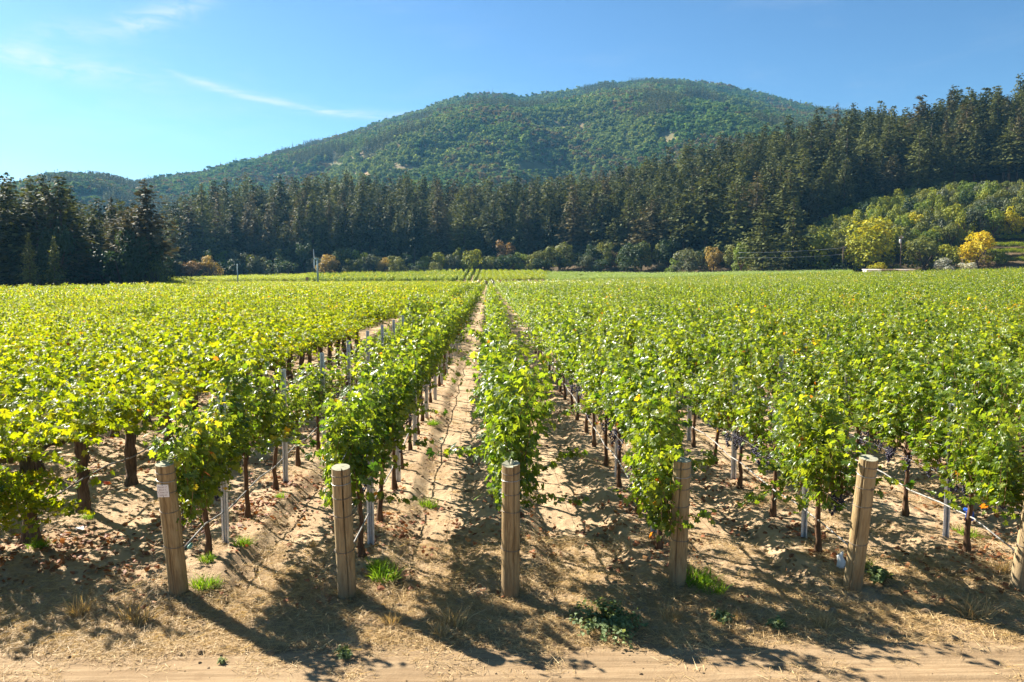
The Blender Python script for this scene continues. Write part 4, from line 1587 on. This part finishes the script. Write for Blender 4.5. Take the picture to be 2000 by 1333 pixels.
order = sorted(in_view_trees, key=shows, reverse=True)
solo = order[:290]
solo_ids = set(map(id, solo))
for t in solo:
    d, x, y, px, h = t
    if px < 330:
        zone, lab = 'conifers of the nearer stand at the left', 'tall dark conifer in the nearer stand on the left edge of the field'
    elif px < 640:
        zone, lab = 'conifers left of the wind machine', 'dark conifer in the forest between the left stand and the wind machine'
    elif px < 950:
        zone, lab = 'conifers behind the middle field end', 'dark conifer in the forest between the wind machine and the dirt corridor'
    elif px < 1420:
        zone, lab = 'conifers right of the corridor end', 'olive dark conifer in the forest between the corridor and the pine pair'
    else:
        zone, lab = 'conifers on the right hillside', 'dark olive conifer on the steep hillside above the leafy slope'
    mat = M['conifer_brown'] if rnd.random() < 0.16 else None
    dR_ = float(np.interp(px, PXS, DRK))
    st_ = float(np.interp(px, PXK, DEK))
    tone = 'brownish' if mat else 'dark green'
    pos_ = 'at the foot of' if d < st_ + 22 else ('on the crest of' if d > dR_ - 30 else 'half way up')
    lab = f'{tone} conifer {pos_} the ' + {'nearer': 'near stand at the left', 'left of the w': 'forest left of the wind machine', 'behind': 'forest between wind machine and corridor',
                                              'right of': 'forest between corridor and pine pair', 'on the right': 'right hillside forest'}[
        'nearer' if px < 330 else 'left of the w' if px < 640 else 'behind' if px < 950 else 'right of' if px < 1420 else 'on the right']
    if px >= 1420:
        lab += ' above the ' + ('pine pair' if px < 1590 else 'big yellow tree' if px < 1790 else 'golden tree')
    elif px >= 950:
        lab = f'{tone} conifer {pos_} the forest ' + ('just right of the corridor' if px < 1180 else 'left of the pine pair')
    put_tree('conifer_tree', lab, 'tree', zone, rnd.choice(CON), rnd.choice(CON_TRUNK), x, y, h, rnd.uniform(7.5, 14.5) * (h / 25) ** 0.7, 25.0, 8.0, mat, sink=0.3)
back = [t for t in info if id(t) not in solo_ids]
n = len(back)
A = np.array([(t[1], t[2]) for t in back])
hh = np.array([t[4] for t in back])
s = hh / 25.0
wd_ = s ** 0.7 * RNG.uniform(0.95, 1.8, n)
sc3 = np.stack([wd_, wd_, s], -1)
brown = [m_.copy() for m_ in CON[:4]]
for m_ in brown:
    m_.materials.clear()
    m_.materials.append(M['conifer_brown'])
scatter('conifer_forest', np.column_stack([A, terrain(A[:, 0], A[:, 1], False) - 0.3]), RNG.uniform(0, 6.28, n), sc3, np.where(RNG.random(n) < 0.16, len(CON) + RNG.integers(0, 4, n), RNG.integers(0, len(CON), n)), CON + brown,
        'dense dark conifer forest covering the hillside', 'forest')

# ------------------------------------------------------------------ woods on the mountain
def clump(seed, mat, n_leaf=120):
    return broad_mesh(seed, mat, n_leaf, 0.9, 0.17, 7, 0.30)


MT_SRC = [clump(800 + k, M['mountain' if k < 3 else 'mountain_light']) for k in range(6)] + [clump(820 + k, M['mountain_rust']) for k in range(2)]
lite = [conifer_mesh(840 + k, 'lite', 0.9, 0.25, 0.03) for k in range(3)]
MT_SRC += lite
n0 = 105000
pxm = RNG.uniform(-60, 2060, n0)
dmin = np.interp(pxm, PXS, DRK) + 60
dmax = np.interp(pxm, DMK_PX, DMK) + 25
dm = np.sqrt(RNG.uniform(0, 1, n0) * (dmax ** 2 - dmin ** 2) + dmin ** 2)
u = (pxm - 1000) / F
mx_ = u * dm * CY + dm * SY
my_ = -u * dm * SY + dm * CY
mz_ = terrain(mx_, my_, False)
pym = HOR - (mz_ - CAM_Z) * F / dm
sky_y = np.interp(pxm, PXS, PYS)
keep = pym < sky_y + 45                         # what the forest in front hides is left out
# bare tan clearings
for cx, cy, rx, ry in ((1298, 273, 19, 11), (800, 332, 34, 7), (650, 322, 26, 5), (700, 343, 36, 4), (1040, 330, 30, 10), (190, 385, 40, 7), (1195, 205, 8, 5)):
    keep &= ((pxm - cx) / rx) ** 2 + ((pym - cy - 4) / ry) ** 2 > 1
thin = fbm(mx_ / 60, my_ / 60, 3, 91)
keep &= (thin > -0.62)
mx_, my_, mz_, pxm, pym, dm = (a[keep] for a in (mx_, my_, mz_, pxm, pym, dm))
n = len(mx_)
sel = RNG.random(n)
conz = fbm(mx_ / 130, my_ / 130, 3, 95)
idx = RNG.integers(0, 3, n) + 3 * (fbm(mx_ / 150, my_ / 150, 4, 93) + RNG.normal(0, 0.12, n) > 0.05)
rusty = (fbm(mx_ / 110, my_ / 110, 3, 97) > 0.16) | ((pxm < 300) & (sel < 0.30))
rusty &= RNG.random(n) < 0.32
idx[rusty] = 6 + RNG.integers(0, 2, rusty.sum())
cf = ((conz > 0.30) | (sel > 0.97)) & ((pym - np.interp(pxm, PXM, PYM)) > 14)
idx[cf] = 8 + RNG.integers(0, 3, cf.sum())
base = RNG.uniform(5.0, 11.0, n) * (1 + 0.5 * fbm(mx_ / 70, my_ / 70, 2, 99)) * (1 + 0.25 * (RNG.random(n) < 0.1))
wv = base * RNG.uniform(0.95, 1.4, n)
sc3 = np.stack([wv, wv, base * 0.95], -1)
sc3[cf] = np.repeat((RNG.uniform(0.40, 0.72, cf.sum()))[:, None], 3, 1)
scatter('mountain_woodland', np.column_stack([mx_, my_, mz_ - 0.8]), RNG.uniform(0, 6.28, n), sc3, idx, MT_SRC, 'oak and chaparral woodland covering the mountain', 'woodland')

# ------------------------------------------------------------------ poles and far buildings
def pole(px, pyb, pyt, d, rad, mat, label, group, arms):
    x, y = plan(px, d)
    zb = top_z(pyb, d) - 1.0
    g = tz(x, y)
    zb = min(zb, g)
    h = top_z(pyt, d) - zb
    root = thing('utility_pole', label, 'pole', (x, y, zb), group=group)
    mb_ = MB()
    mb_.tube([(0, 0, 0), (0, 0, h)], [rad, rad * 0.75], 10)
    link('pole_shaft', mb_.mesh('pole_shaft', [mat], True), root)
    for k, zz in enumerate(arms):
        mb_ = MB()
        mb_.box((0, 0.0, h - zz), (1.7, 0.14, 0.14))
        link('crossarm', mb_.mesh('crossarm', [M['pole_wood']]), root)
        for sx in (-0.7, 0.7):
            mb_ = MB()
            mb_.tube([(sx, 0, h - zz + .07), (sx, 0, h - zz + .30)], [.07, .05], 8)
            link('insulator', mb_.mesh('insulator', [M['grey_metal']], True), root)
    return root, x, y, zb, h


p1 = pole(1755, 527, 461, 256, 0.17, M['pole_wood'], 'dark wooden utility pole with a grey transformer at the right', 'utility poles near the farm', (0.8,))
mb = MB()
mb.tube([(-0.38, -0.1, 0), (-0.38, -0.1, 0.15), (-0.38, -0.1, 1.25), (-0.38, -0.1, 1.4)], [0.22, 0.32, 0.32, 0.2], 12)
link('transformer', mb.mesh('transformer', [M['grey_metal']], True), p1[0], loc=(0, 0, p1[4] - 2.6))
mb = MB()
mb.tube([(0.35, 0, 0), (0.55, 0, 0.5)], [0.09, 0.06], 8)
link('fuse_cutout', mb.mesh('fuse_cutout', [M['grey_metal']], True), p1[0], loc=(0, 0, p1[4] - 0.9))
p2 = pole(1643, 527, 482, 262, 0.15, M['pole_wood'], 'short dark wooden utility pole left of the big yellow tree', 'utility poles near the farm', (0.6,))
p3 = pole(466, 557, 516, 205, 0.16, M['pole_green'], 'small grey-green pole standing in the left field', None, (0.3,))
# overhead cable from the short pole to the left
for k, dz in enumerate((0.5, 2.6)):
    x0, y0, z0 = p2[1], p2[2], p2[3] + p2[4] - dz
    x1, y1 = plan(1440, 268)
    z1 = top_z(494 + 10 * k, 268)
    pts_ = [(x0 + (x1 - x0) * t, y0 + (y1 - y0) * t, z0 + (z1 - z0) * t - 0.9 * 4 * t * (1 - t) * 0.5) for t in np.linspace(0, 1, 14)]
    line_thing('overhead_cable', pts_, 0.035, M['grey_metal'], ('upper thin overhead cable left of the short utility pole', 'lower thin overhead cable left of the short utility pole')[k], 'cable', 'cables at the farm', 5)

# wind machine: a tall pole with a two-blade fan
x, y = plan(622, 215)
zb = min(tz(x, y), top_z(556, 215) - 1.0)
h = top_z(507, 215) - zb
root = thing('wind_machine', 'vineyard wind machine, grey-green pole with two white fan blades', 'wind machine', (x, y, zb))
mb = MB()
mb.tube([(0, 0, 0), (0, 0, h)], [0.27, 0.19], 12)
link('mast', mb.mesh('mast', [M['pole_green']], True), root)
mb = MB()
mb.tube([(-0.9, -0.1, 0), (-0.45, 0, 0), (0.3, 0.1, 0)], [0.16, 0.25, 0.18], 10)
link('gearbox', mb.mesh('gearbox', [M['pole_green']], True), root, loc=(0, 0, h + 0.1))
for s in (1, -1):
    mb = MB()
    L = 2.6
    vs = [(-.02, -.16, 0.15), (.02, .16, 0.15), (-.04, -.20, L * 0.5), (.04, .20, L * 0.5), (-.02, -.12, L), (.02, .12, L)]
    vs = vs + [(a + .06, b, c_) for a, b, c_ in vs]
    fs = [(0, 1, 3, 2), (2, 3, 5, 4), (6, 8, 9, 7), (8, 10, 11, 9), (0, 2, 8, 6), (2, 4, 10, 8), (1, 7, 9, 3), (3, 9, 11, 5), (4, 5, 11, 10), (0, 6, 7, 1)]
    mb.add(vs, fs)
    link('fan_blade', mb.mesh('fan_blade', [M['blade']]), root, loc=(-0.92, -0.1, h + 0.1), rot=(0.0 if s > 0 else math.pi, -0.07, 1.15 if s > 0 else -1.15))

# small field marker
x, y = plan(601, 245)
root = thing('field_box', 'small dark control box on a short post in the far field', 'box', (x, y, tz(x, y)))
mb = MB()
mb.tube([(0, 0, 0), (0, 0, 2.2)], [0.09, 0.09], 6)
link('stand', mb.mesh('stand', [M['pole_wood']]), root)
mb = MB()
mb.box((0, 0, 2.5), (0.75, 0.4, 0.8))
mb.box((0, 0, 2.94), (0.9, 0.55, 0.06))
link('cabinet', mb.mesh('cabinet', [M['brown_wall']]), root)

# low white and brown building behind the vines
bx_, by_ = plan(1735, 252)
gz = tz(bx_, by_)
ztop = top_z(527.0, 252)
root = thing('farm_shed', 'long low farm shed with a white end and brown wall behind the vines', 'shed', (bx_, by_, gz), (0, 0, -YAW))
Hh = max(1.6, ztop - gz)


def wall_box(nm, x0, x1, mat, hh_, dep=3.0, extra=None):
    mb_ = MB()
    mb_.box(((x0 + x1) / 2, 0, hh_ / 2 - 0.2), (x1 - x0, dep, hh_ + 0.4))
    return link(nm, mb_.mesh(nm, [mat]), root)


wall_box('white_wall', -7.9, -3.4, M['white_wall'], Hh - 0.12)
wall_box('brown_wall', -3.398, 2.0, M['brown_wall'], Hh - 0.2)
wall_box('end_wall', 2.002, 7.0, M['roof_pale'], Hh - 0.2)
for x0, x1, mt in ((-8.1, -3.3, 'white_wall'), (-3.28, 1.9, 'brown_wall'), (1.92, 7.2, 'roof_pale')):
    mb = MB()
    mb.box(((x0 + x1) / 2, 0, Hh), (x1 - x0, 3.5, 0.14), 0, Matrix.Rotation(0.05, 3, 'X'))
    link('roof', mb.mesh('roof', [M[mt]]), root)
for xx in (-2.2, -0.4, 1.2):
    mb = MB()
    mb.box((xx, -1.52, Hh - 0.75), (0.8, 0.06, 0.6))
    wnd = link('window', mb.mesh('window', [M['dark_glass']]), root)

# house under the spreading tree and a parked car
hx, hy = plan(1612, 292)
root = thing('farm_house', 'low farm house with pale roof under the spreading yellow-green tree', 'house', (hx, hy, tz(hx, hy)), (0, 0, 0.1))
mb = MB()
mb.box((0, 0, 1.2), (11, 6, 3.0))
link('wall', mb.mesh('wall', [M['brown_wall']]), root)
mb = MB()
mb.add([(-6, -3.6, 2.6), (6, -3.6, 2.6), (6, 3.6, 2.6), (-6, 3.6, 2.6), (-6, 0, 4.4), (6, 0, 4.4), (-6, -3.6, 2.75), (6, -3.6, 2.75), (6, 3.6, 2.75), (-6, 3.6, 2.75)],
       [(0, 3, 2, 1), (6, 7, 5, 4), (8, 9, 4, 5), (0, 1, 7, 6), (2, 3, 9, 8), (1, 2, 8, 5, 7), (3, 0, 6, 4, 9)])
link('roof', mb.mesh('roof', [M['roof_pale']]), root)
for xx in (-3.5, 0, 3.5):
    mb = MB()
    mb.box((xx, -3.03, 1.5), (1.2, 0.08, 1.1))
    link('window', mb.mesh('window', [M['dark_glass']]), root)
cx_, cy_ = plan(1622, 281)
root = thing('parked_car', 'dark blue parked car in the shade under the spreading tree', 'car', (cx_, cy_, tz(cx_, cy_)), (0, 0, 0.15))
mb = MB()
prof_c = [(-2.2, .35), (-2.25, .75), (-1.9, .95), (-1.2, 1.0), (-.6, 1.45), (.9, 1.48), (1.6, 1.02), (2.15, .92), (2.25, .5), (2.2, .35)]
vs = [(a, -.85, b) for a, b in prof_c] + [(a, .85, b) for a, b in prof_c]
k = len(prof_c)
mb.add(vs, [(i, (i + 1) % k, k + (i + 1) % k, k + i) for i in range(k)] + [tuple(range(k))[::-1], tuple(range(k, 2 * k))])
link('body', mb.mesh('body', [M['car_blue']]), root)
mb = MB()
mb.add([(-1.0, -.86, 1.05), (1.35, -.86, 1.05), (.8, -.86, 1.38), (-.55, -.86, 1.36), (-1.0, -.88, 1.05), (1.35, -.88, 1.05), (.8, -.88, 1.38), (-.55, -.88, 1.36)],
       [(0, 1, 2, 3), (7, 6, 5, 4), (0, 4, 5, 1), (1, 5, 6, 2), (2, 6, 7, 3), (3, 7, 4, 0)])
link('window', mb.mesh('window', [M['dark_glass']]), root)
for xx in (-1.35, 1.4):
    for yy in (-.8, .8):
        mb = MB()
        mb.tube([(xx, yy - .1, .33), (xx, yy + .1, .33)], [.33, .33], 14)
        link('wheel', mb.mesh('wheel', [M['rubber']], True), root)

# terraced vine rows at the right edge
def depth_at(px, py, d0=180.0, d1=420.0):
    """Depth at which the ground shows at a picture point."""
    dd_ = np.arange(d0, d1, 1.0)
    x_, y_ = plan(px, dd_)
    p_ = HOR - (terrain(x_, y_, False) - CAM_Z) * F / dd_
    return float(dd_[np.argmax(p_ <= py)])


pts = []
for (a, b, py_) in ((1925, 2100, 519), (1930, 2100, 503), (1930, 2100, 489), (1950, 2100, 474)):
    for px in np.arange(a, b, 2.4):
        d = depth_at(px, py_)
        x, y = plan(px, d + RNG.uniform(-.4, .4))
        pts.append((x, y))
pts = np.array(pts)
n = len(pts)
scatter('terrace_vine_rows', np.column_stack([pts, terrain(pts[:, 0], pts[:, 1], False)]), math.pi / 2 + RNG.uniform(-.2, .2, n), RNG.uniform(1.0, 1.3, n), RNG.integers(0, 6, n),
        SRC[('old', 'far')], 'yellowing vine rows on the terraces at the right edge', 'vines')

# ------------------------------------------------------------------ near ground: clods, straw, weeds, tufts
def blade_clump(seed, n_b, height, spread, mat, width=0.006, fan=0.5, curl=0.3):
    rng = np.random.default_rng(seed)
    a = rng.uniform(0, 6.28, n_b)
    rr = spread * np.sqrt(rng.random(n_b))
    pos = np.stack([rr * np.cos(a), rr * np.sin(a), np.full(n_b, -0.01)], -1)
    L = height * rng.uniform(0.45, 1.1, n_b)
    lean = rng.normal(0, fan, (n_b, 2)) + pos[:, :2] / max(spread, 1e-3) * fan * 0.5
    tipd = unit(np.concatenate([lean, np.ones((n_b, 1))], 1))
    side = unit(np.cross(tipd, rng.normal(0, 1, (n_b, 3))))
    w_ = width * rng.uniform(0.6, 1.3, n_b)[:, None]
    bend = np.concatenate([lean * curl, -np.abs(lean[:, :1]) * curl * 0.7], 1)
    p0, p1_, p2_ = pos - side * w_, pos + side * w_, None
    mid = pos + tipd * (L * 0.55)[:, None]
    end = pos + tipd * L[:, None] + bend * L[:, None]
    v = np.stack([p0, p1_, mid - side * w_ * .7, mid + side * w_ * .7, end], 1).reshape(-1, 3)
    tf = np.array([(0, 1, 3), (0, 3, 2), (2, 3, 4)])
    f = (tf[None] + (np.arange(n_b) * 5)[:, None, None]).reshape(-1, 3)
    tint = np.repeat(np.clip(rng.normal(0.5, 0.25, n_b), 0, 1), 5)
    return mesh_arrays('blades', v, f, [mat], {'tint': tint})


GREEN_TUFT = [blade_clump(k, 170, 0.20, 0.13, M['grass_green'], 0.005) for k in range(3)]
DRY_TUFT = [blade_clump(10 + k, 120, 0.26, 0.10, M['straw'], 0.004, 0.45) for k in range(3)]
TALL_DRY = blade_clump(20, 26, 0.55, 0.10, M['straw'], 0.006, 0.3)


def weed_mesh(seed, n_l, rad, hgt, leaf, mat):
    rng = np.random.default_rng(seed)
    n_s = max(8, n_l // 22)
    pos, nor, tip = [], [], []
    for k in range(n_s):
        a = rng.uniform(0, 6.28)
        L = rad * rng.uniform(0.4, 1.05)
        for t in np.linspace(0.1, 1, n_l // n_s):
            p = np.array([math.cos(a) * L * t, math.sin(a) * L * t * 0.8, hgt * math.sin(min(1, t * 1.1) * 2.4) * rng.uniform(0.5, 1.0) + 0.01])
            pos.append(p + rng.normal(0, 0.012, 3))
            nor.append(np.array([math.cos(a) * .4, math.sin(a) * .4, 0.8]) + rng.normal(0, .4, 3))
            tip.append(np.array([math.cos(a), math.sin(a), 0.3]) + rng.normal(0, .6, 3))
    m = len(pos)
    v, f, at = place_leaves(LEAF_FAR, LEAF_FAR_F, np.array(pos), np.array(nor), np.array(tip), leaf * rng.uniform(0.6, 1.3, m), np.clip(rng.normal(.5, .25, m), 0, 1))
    return mesh_arrays('weed_leaves', v, f, [mat], {'tint': at})


def stems_mesh(seed, n_s, rad, hgt):
    r = random.Random(seed)
    mb_ = MB()
    for k in range(n_s):
        a = r.uniform(0, 6.28)
        L = rad * r.uniform(.4, .9)
        mb_.tube([(0, 0, -0.02), (math.cos(a) * L * .5, math.sin(a) * L * .4, hgt * .8), (math.cos(a) * L, math.sin(a) * L * .8, hgt * .5)], [.005, .004, .002], 4)
    return mb_.mesh('stems', [M['cane']])


def place_plant(name, label, cat, px, py, mesh, part, scale, group=None, stems=None):
    x, y = on_ground(px, py, 0.05)
    root = thing(name, label, cat, (x, y, tz(x, y) - 0.005), (0, 0, rnd.uniform(0, 6.28)), scale, group)
    link(part, mesh, root, kind='stuff')
    if stems is not None:
        link('stem', stems, root, kind='stuff')
    return root


for i, (px, py, s, lab) in enumerate((
        (752, 1135, 1.15, 'bright green grass clump right of the split end post'),
        (735, 1122, 0.8, 'smaller green grass clump just behind the bright one'),
        (1362, 1142, 1.2, 'green grass clump beside the leaf covered end post'),
        (1392, 1150, 1.0, 'shaded green grass clump right of the leaf covered end post'),
        (474, 1078, 0.75, 'light green grass tuft right of the first steel stake'),
        (405, 1112, 0.6, 'small green tuft at the foot of the first steel stake'),
        (398, 1152, 0.85, 'low green tuft right of the tagged end post'),
        (418, 1148, 0.6, 'low green tuft second right of the tagged end post'),
        (548, 982, 0.6, 'small green tuft by the second stake of the tagged row'),
        (838, 985, 0.9, 'yellow-green tuft on the left side of the corridor'),
        (845, 838, 0.9, 'far green tuft in the corridor'),
        (1885, 1040, 1.0, 'green grass clump between stake and ribboned vine'),
        (1690, 1112, 0.7, 'green tuft behind the right leaning end post'),
        (75, 1078, 0.8, 'green tuft at the foot of the first old trunk'),
        (170, 1018, 0.6, 'green tuft at the foot of the second old trunk'),
        (1475, 985, 0.7, 'faint green tuft between the third and fifth rows'))):
    place_plant('grass_tuft', lab, 'grass tuft', px, py, GREEN_TUFT[i % 3], 'blades', s, 'green grass tufts in the vine rows')
for i, (px, py, s, lab) in enumerate((
        (1905, 1200, 1.15, 'tall dry straw tuft at the right beside the track'),
        (768, 1212, 0.8, 'small dry tuft right of the split end post shadow'),
        (884, 1215, 1.15, 'dry grass tuft in the shadow left of the middle post'),
        (862, 1235, 0.7, 'short dry tuft in front of the shaded dry one'),
        (1308, 1205, 0.9, 'dry tuft behind the sprawling weed'),
        (1610, 1215, 0.8, 'dry tuft between the two last posts near the track'),
        (1445, 1205, 0.6, 'small dry tuft beside the little round weed'),
        (155, 1190, 1.0, 'grey dry grass clump in the left shade'),
        (275, 1205, 0.9, 'orange dry tuft left of the tagged post'),
        (1955, 1120, 0.9, 'dry tuft left of the post at the right edge'),
        (610, 1060, 0.5, 'little dry tuft between the first two rows'))):
    place_plant('dry_tuft', lab, 'grass tuft', px, py, DRY_TUFT[i % 3], 'blades', s, 'dry grass tufts by the track')
place_plant('dry_weed', 'tall thin dry weed with pale seed heads left of the tagged post', 'weed', 252, 1200, TALL_DRY, 'blades', 0.8)
big = weed_mesh(1, 1500, 0.42, 0.13, 0.035, M['weed'])
place_plant('ground_weed', 'large sprawling grey-green weed beside the track', 'weed', 1182, 1218, big, 'leaves', (1.25, 1.1, 0.95), None, stems_mesh(1, 14, 0.36, 0.1))
bpy.context.view_layer.update()
small = [weed_mesh(2 + k, 240, 0.13, 0.09, 0.035, M['weed']) for k in range(3)]
for i, (px, py, s, lab) in enumerate((
        (1410, 1207, 1.0, 'small round green weed right of the sprawling weed'),
        (1515, 1218, 1.05, 'small green weed left of the long shadow tip'),
        (672, 1275, 0.85, 'little dark weed at the edge of the track'),
        (433, 1285, 0.45, 'tiny dark weed on the left of the track'),
        (1722, 1140, 1.6, 'leafy green weed right of the leaning end post'),
        (1712, 1125, 1.0, 'small leafy weed behind the leaning end post'))):
    place_plant('small_weed', lab, 'weed', px, py, small[i % 3], 'leaves', s, 'small weeds by the track', stems_mesh(30 + i, 7, 0.11, 0.06))

# clods of soil
def clod(seed):
    rng = np.random.default_rng(seed)
    t = (1 + 5 ** 0.5) / 2
    v = unit(np.array([(-1, t, 0), (1, t, 0), (-1, -t, 0), (1, -t, 0), (0, -1, t), (0, 1, t), (0, -1, -t), (0, 1, -t), (t, 0, -1), (t, 0, 1), (-t, 0, -1), (-t, 0, 1)], float))
    f = np.array([(0, 11, 5), (0, 5, 1), (0, 1, 7), (0, 7, 10), (0, 10, 11), (1, 5, 9), (5, 11, 4), (11, 10, 2), (10, 7, 6), (7, 1, 8), (3, 9, 4), (3, 4, 2), (3, 2, 6), (3, 6, 8), (3, 8, 9), (4, 9, 5), (2, 4, 11), (6, 2, 10), (8, 6, 7), (9, 8, 1)])
    v = v * rng.uniform(0.65, 1.2, (12, 1)) * np.array([1, rng.uniform(.7, 1), rng.uniform(.5, .8)])
    return mesh_arrays('clod', v, f, [M['soil']], smooth=False)


def near_points(n, d0, d1, power=1.0):
    u_ = RNG.uniform(-0.70, 0.70, n)
    dd = d0 * (d1 / d0) ** (RNG.random(n) ** power)
    x_ = u_ * dd * CY + dd * SY
    y_ = -u_ * dd * SY + dd * CY
    return x_, y_


cx_, cy_ = near_points(30000, 5.6, 34)
dist_row = np.min(np.abs(cx_[:, None] - np.array(YOUNG_X[:12] + OLD_X[:6])[None]), 1)
pr = np.where(cy_ < 7.6, 0.12, 0.22 + 0.8 * np.exp(-((dist_row - 0.50) / 0.18) ** 2)) * (0.35 + 1.3 * np.clip(fbm(cx_ * .8, cy_ * .8, 2, 77) + .4, 0, 1))
k_ = RNG.random(len(cx_)) < pr
cx_, cy_, dist_row = cx_[k_], cy_[k_], dist_row[k_]
n = len(cx_)
sz = 0.006 + 0.030 * RNG.random(n) ** 3.2
sz *= np.where(cy_ < 7.2, 0.6, 1 + 0.6 * np.exp(-((dist_row - 0.50) / 0.2) ** 2))
scatter('soil_clods', np.column_stack([cx_, cy_, terrain(cx_, cy_) + sz * 0.15]), RNG.uniform(0, 6.28, n), sz, RNG.integers(0, 5, n), [clod(k) for k in range(5)], 'loose clods of dry soil', 'soil')

# straw litter and fallen leaves
def litter(seed, nb, mat, L0, L1, wid):
    rng = np.random.default_rng(seed)
    a = rng.uniform(0, 6.28, nb)
    p = np.stack([rng.uniform(-.16, .16, nb), rng.uniform(-.16, .16, nb), rng.uniform(0.0, 0.022, nb)], -1)
    L = rng.uniform(L0, L1, nb)[:, None]
    d_ = unit(np.stack([np.cos(a), np.sin(a), rng.normal(0.05, 0.22, nb)], -1))
    s_ = unit(np.cross(d_, UP + rng.normal(0, .4, (nb, 3)))) * (wid * rng.uniform(.6, 1.3, nb))[:, None]
    v = np.stack([p - s_, p + s_, p + d_ * L], 1).reshape(-1, 3)
    f = np.arange(nb * 3).reshape(-1, 3)
    return mesh_arrays('straw', v, f, [mat], {'tint': np.repeat(np.clip(rng.normal(.5, .28, nb), 0, 1), 3)})


STRAW = [litter(k, 55, M['straw'], 0.04, 0.17, 0.0026) for k in range(5)]
sx, sy = near_points(26000, 5.8, 26, 1.1)
dens = fbm(sx * 0.9, sy * 0.9, 3, 123)
band = np.exp(-((sy - 8.0) / 1.0) ** 2)
pr = np.clip(0.10 + 0.9 * band + 0.9 * np.clip(dens, -0.2, 0.4), 0.0, 1) * np.where(sy < 7.3, 0.08, 1)
k_ = RNG.random(len(sx)) < pr * 0.75
sx, sy = sx[k_], sy[k_]
n = len(sx)
scatter('straw_litter', np.column_stack([sx, sy, terrain(sx, sy) - 0.002]), RNG.uniform(0, 6.28, n), RNG.uniform(0.7, 1.25, n), RNG.integers(0, 5, n), STRAW, 'dry straw lying on the ground', 'straw')


def leaf_litter(seed, nb):
    rng = np.random.default_rng(seed)
    p = np.stack([rng.uniform(-.25, .25, nb), rng.uniform(-.25, .25, nb), rng.uniform(0.01, 0.03, nb)], -1)
    v, f, at = place_leaves(LEAF_MID, LEAF_MID_F, p, UP + rng.normal(0, .45, (nb, 3)), rng.normal(0, 1, (nb, 3)), rng.uniform(.03, .075, nb), np.clip(rng.normal(.5, .3, nb), 0, 1))
    return mesh_arrays('fallen_leaf', v, f, [M['dead_leaf']], {'tint': at})


fx, fy = near_points(9000, 8.3, 40)
near_row = np.min(np.abs(fx[:, None] - np.array(YOUNG_X[:12] + OLD_X[:6])[None]), 1)
pr = np.exp(-(near_row / 0.7) ** 2) * 0.55 + np.where((fx < -3.0), 0.35, 0.0)
k_ = RNG.random(len(fx)) < pr * np.clip(0.5 + fbm(fx * .7, fy * .7, 2, 140) * 2, 0.05, 1)
fx, fy = fx[k_], fy[k_]
n = len(fx)
scatter('fallen_leaves', np.column_stack([fx, fy, terrain(fx, fy)]), RNG.uniform(0, 6.28, n), RNG.uniform(0.7, 1.2, n), RNG.integers(0, 4, n), [leaf_litter(k, 8) for k in range(4)], 'fallen reddish vine leaves on the soil', 'leaves')

# small single things on the ground and vines
x, y = on_ground(1640, 1110, 0.1)
root = thing('plastic_sleeve', 'crumpled white plastic sleeve at the foot of the leaning post', 'sleeve', (x, y, tz(x, y)))
mb = MB()
mb.tube([(0, 0, 0), (.012, 0, .07), (.004, .01, .13), (.03, 0, .19)], [.045, .05, .035, .012], 9, wob=.25, rnd=random.Random(4))
link('sleeve_body', mb.mesh('sleeve_body', [M['white_plastic']]), root)
x, y = on_ground(158, 1040, 0.05)
mb = MB()
r4 = random.Random(9)
mb.add([(r4.uniform(-.10, .10), r4.uniform(-.08, .08), r4.uniform(0, .06)) for _ in range(9)], [(0, 1, 2), (2, 1, 3), (3, 4, 5), (5, 6, 2), (6, 7, 8), (8, 1, 4), (0, 4, 7)])
link('paper_scrap', mb.mesh('paper_scrap', [M['white_plastic']]), None, (x, y, tz(x, y)), label='crumpled white paper scrap on the soil by the old trunks', category='paper')
X = YOUNG_X[5] + 0.0
yv = YOUNG_Y0[5] + 1.02
mb = MB()
mb.tube([(-.05, -.03, 0), (0, -.055, .01), (.05, -.02, 0), (0, .05, 0), (-.05, -.03, 0)], [.012] * 5, 6)
for s in (-1, 1):
    mb.add([(s * .005, -.06, .01), (s * .05, -.065, -.01), (s * .055, -.07, -.11), (s * .02, -.062, -.13), (s * .005, -.066, .01), (s * .05, -.071, -.01), (s * .055, -.076, -.11), (s * .02, -.068, -.13)],
           [(0, 1, 2, 3), (7, 6, 5, 4), (0, 4, 5, 1), (1, 5, 6, 2), (2, 6, 7, 3), (3, 7, 4, 0)])
mb.add([(-.02, -.06, .0), (.02, -.06, .0), (.035, -.07, .09), (-.03, -.07, .08), (0, -.10, .04)], [(0, 1, 4), (1, 2, 4), (2, 3, 4), (3, 0, 4)])
link('blue_ribbon', mb.mesh('blue_ribbon', [M['blue']]), None, (X, yv, tz(X, yv) + 0.52), label='bright blue ribbon tied round the vine trunk at the right', category='ribbon')

# ------------------------------------------------------------------ haze
mb = MB()
mb.box((0, 1300, 289), (5600, 4000, 582))
hz = mb.mesh('haze', [])
m, h, out = new_mat('haze_air')
pv = h.n('ShaderNodeVolumePrincipled')
pv.inputs['Color'].default_value = (0.22, 0.60, 1.0, 1.0)
pv.inputs['Density'].default_value = 0.00008
pv.inputs['Anisotropy'].default_value = 0.2
h.link(pv.outputs[0], out.inputs['Volume'])
hz.materials.append(m)
link('haze', hz, kind='stuff')
